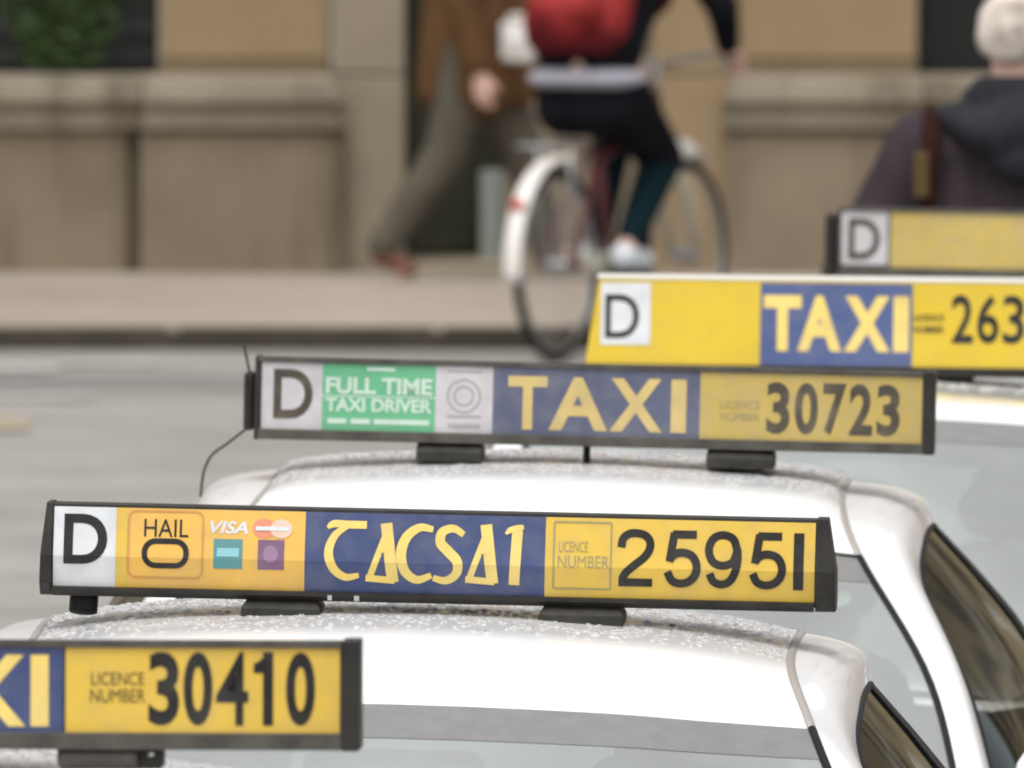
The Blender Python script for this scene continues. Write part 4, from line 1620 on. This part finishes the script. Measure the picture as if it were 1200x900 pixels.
guard(0, 62, 188)
guard(WB, 60, 120, w=.036)
fr = bmesh.new()
BB = (.45, 0, .29)
ST_ = (.31, 0, .80)
HT, HB = (.80, 0, .90), (.87, 0, .66)
tube_into(fr, [BB, ST_], .018, 10)
tube_into(fr, [BB, HB], .02, 10)
tube_into(fr, [(.345, 0, .68), (.82, 0, .82)], .016, 10)
tube_into(fr, [HB, HT], .021, 10)
for s_ in (-1, 1):
    tube_into(fr, [(0, s_ * .06, RW), (.42, s_ * .035, .29)], .011, 8)
    tube_into(fr, [(0, s_ * .06, RW), (.32, s_ * .02, .74)], .01, 8)
frame = finish('frame', fr, M['bike_red'], bike, smooth=True)
fk = bmesh.new()
for s_ in (-1, 1):
    tube_into(fk, [(WB, s_ * .055, RW), (.93, s_ * .05, .58), (.88, s_ * .02, .655)], [.011, .014, .016], 8)
finish('fork', fk, M['bike_cream'], bike, smooth=True)
blob('mudguard_tip', [((.955, -.02, .70), (.07, .062, .04), None), ((.91, -.01, .715), .02, (.87, 0, .70), .016)], M['bike_white'], bike, .008, 2)  # white blob added at the tip of the front mudguard
tube('seat_post', [ST_, (.285, 0, .90)], .014, M['steel'], bike)
blob('saddle', [((.20, -.05, .93), .04, (.20, .05, .93), .04), ((.22, 0, .93), .045, (.42, 0, .925), .022)], M['rubber'], bike, .008, 3)
tube('handlebar', catmull([(.70, -.30, 1.0), (.80, -.29, 1.02), (.86, -.16, 1.03), (.83, 0, 1.0), (.86, .16, 1.03), (.80, .29, 1.02), (.70, .30, 1.0)], 6), .012, M['steel'], bike)
tube('stem', [(.83, 0, 1.0), HT], .013, M['steel'], bike)
box('chain_guard', .05, .52, -.062, -.052, .30, .37, M['bike_cream'], bike, .004)
ring_ = [(.45 + .09 * math.cos(a), -.045, .29 + .09 * math.sin(a)) for a in [2 * math.pi * k / 30 for k in range(30)]]
tube('chain_ring', ring_, .006, M['steel'], bike, 6, True)
for s_, x in ((-1, .28), (1, .62)):
    tube('crank', [(.45, s_ * .06, .29), (x, s_ * .075, .295)], .011, M['steel'], bike)
    box('pedal', x - .04, x + .04, min(s_ * .08, s_ * .18), max(s_ * .08, s_ * .18), .285, .308, M['rubber'], bike, .004)
pr = R(150)
refl = bmesh.new()
hull_into(refl, ball_pts(((RW + .04) * math.cos(R(146)), 0, RW + (RW + .04) * math.sin(R(146))), .024))
finish('reflector', refl, M['reflector'], bike, smooth=True)
# rear rack
rk = bmesh.new()
for s_ in (-1, 1):
    tube_into(rk, [(0, s_ * .07, RW), (-.02, s_ * .06, .74)], .006, 6)
    tube_into(rk, [(-.2, s_ * .06, .74), (.28, s_ * .05, .75)], .006, 6)
for x in (-.2, -.08, .04, .16):
    tube_into(rk, [(x, -.06, .74), (x, .06, .74)], .005, 6)
finish('rear_rack', rk, M['steel'], bike, smooth=True)


def build_rider():
    root = thing('person', 'cyclist in black with pale shirt hem riding away beside the kerb', 'person', (bk.x, bk.y, .2), (0, 0, PHI))
    hip = Vector((.29, 0, .98))
    neck = Vector((.60, 0, 1.50))
    hc = Vector((.70, 0, 1.68))
    hcaps, e, rot = head_caps(hc, (1, 0, -.05), (.1, 0, 1))
    body = hcaps + [((.66, 0, 1.6), .052, neck, .06), (hip, .13, neck + Vector((-.06, 0, -.12)), .12)]
    hR, kR, aR = Vector((.31, -.095, .99)), Vector((.60, -.12, .68)), Vector((.30, -.125, .385))
    hL, kL, aL = Vector((.31, .095, .99)), Vector((.72, .11, .80)), Vector((.60, .125, .385))
    for h, k_, a_, s_ in ((hR, kR, aR, -1), (hL, kL, aL, 1)):
        body += [(h, .085, k_, .056), (k_, .054, a_, .036), (a_, .034, a_ + Vector((.13, 0, -.045)), .03)]
    arms = []
    for s_ in (-1, 1):
        sh, el, wr = Vector((.57, s_ * .2, 1.44)), Vector((.64, s_ * .33, 1.20)), Vector((.745, s_ * .305, 1.06))
        arms.append((sh, el, wr, s_))
        body += [(sh, .05, el, .04), (el, .04, wr, .028)]
        body += hand_caps(wr, (.75, 0, -.45), (-.3, 0, -1), (0, -s_, 0), curl=.9)
    b = blob('body', body, M['skin'], root, .008, 3)
    eyes(e, b)
    blob('hair', [(e(0, -.022, .035), (.086, .1, .092), rot), (e(0, -.07, -.01), (.07, .04, .07), rot)], M['hair_brown'], root, .01, 3)
    tp = [((.27, -.07, 1.06), .125, (.36, -.08, 1.2), .12), ((.27, .07, 1.06), .125, (.36, .08, 1.2), .12), (hip + Vector((.02, 0, .1)), .14, neck + Vector((-.06, 0, -.12)), .15), ((.52, -.16, 1.41), .09, (.52, .16, 1.41), .09), ((.36, -.1, 1.16), .09, (.5, -.13, 1.36), .1), ((.36, .1, 1.16), .09, (.5, .13, 1.36), .1)]
    for sh, el, wr, s_ in arms:
        tp += [(sh, .075, el, .06), (el, .058, el + (wr - el) * .88, .045)]
    blob('jacket', tp, M['black_cloth'], root, .012, 4)
    sr = blob('shirt', [((.25, -.09, .965), (.15, .12, .041), None), ((.25, .09, .965), (.15, .12, .041), None), ((.25, 0, .965), (.16, .14, .041), None)], M['shirt'], root, .012, 3)
    tr = []
    for h, k_, a_, s_ in ((hR, kR, aR, -1), (hL, kL, aL, 1)):
        tr += [(h - Vector((.02, 0, .07)), .112, k_, .08)]
    tr += [((.25, -.085, .865), .105, (.25, .085, .865), .105)]
    blob('shorts', tr, M['black_cloth'], root, .012, 3)
    for h, k_, a_, s_ in ((hR, kR, aR, -1), (hL, kL, aL, 1)):
        blob('legging', [(k_ + (h - k_) * .15, .083, k_, .079), (k_, .077, a_ + (k_ - a_) * .1, .052)], M['teal_cloth'], root, .012, 3)
        blob('shoe', [(a_ + Vector((-.03, 0, -.03)), .046, a_ + Vector((.14, 0, -.042)), .036)], M['shoe_white'], root, .01, 2)
    pk = thing('backpack', 'red backpack on the back of the cyclist in black', 'backpack', (bk.x, bk.y, .2), (0, 0, PHI))
    ax = (neck - hip).normalized()
    bn = Vector((-ax.z, 0, ax.x))
    c0 = hip + ax * .08 + bn * .20
    c1 = hip + ax * .42 + bn * .20
    bag = blob('bag_body', [(c0 + Vector((0, -.11, 0)), .085, c1 + Vector((0, -.1, 0)), .085), (c0 + Vector((0, .11, 0)), .085, c1 + Vector((0, .1, 0)), .085), (c0 + bn * .05, .1, c1 + bn * .03, .1)], M['pack_red'], pk, .012, 4)
    blob('front_pocket', [(c0 + bn * .1 + Vector((0, -.09, 0)), .055, c0 + bn * .1 + Vector((0, .09, 0)), .055), (c0 + bn * .08 + ax * .12 + Vector((0, -.09, 0)), .05, c0 + bn * .08 + ax * .12 + Vector((0, .09, 0)), .05)], M['pack_red'], pk, .012, 3)
    blob('base_panel', [(c0 - ax * .045 + Vector((0, -.11, 0)), .068, c0 - ax * .045 + Vector((0, .11, 0)), .068)], M['pack_dark'], pk, .012, 3)
    for s_ in (-1, 1):
        tube('shoulder_strap', catmull([c1 + Vector((0, s_ * .1, .04)), Vector((.56, s_ * .12, 1.565)), Vector((.66, s_ * .13, 1.44)), Vector((.56, s_ * .16, 1.22)), c0 + Vector((.1, s_ * .15, 0))], 6), .016, M['pack_dark'], pk, 8)


build_rider()
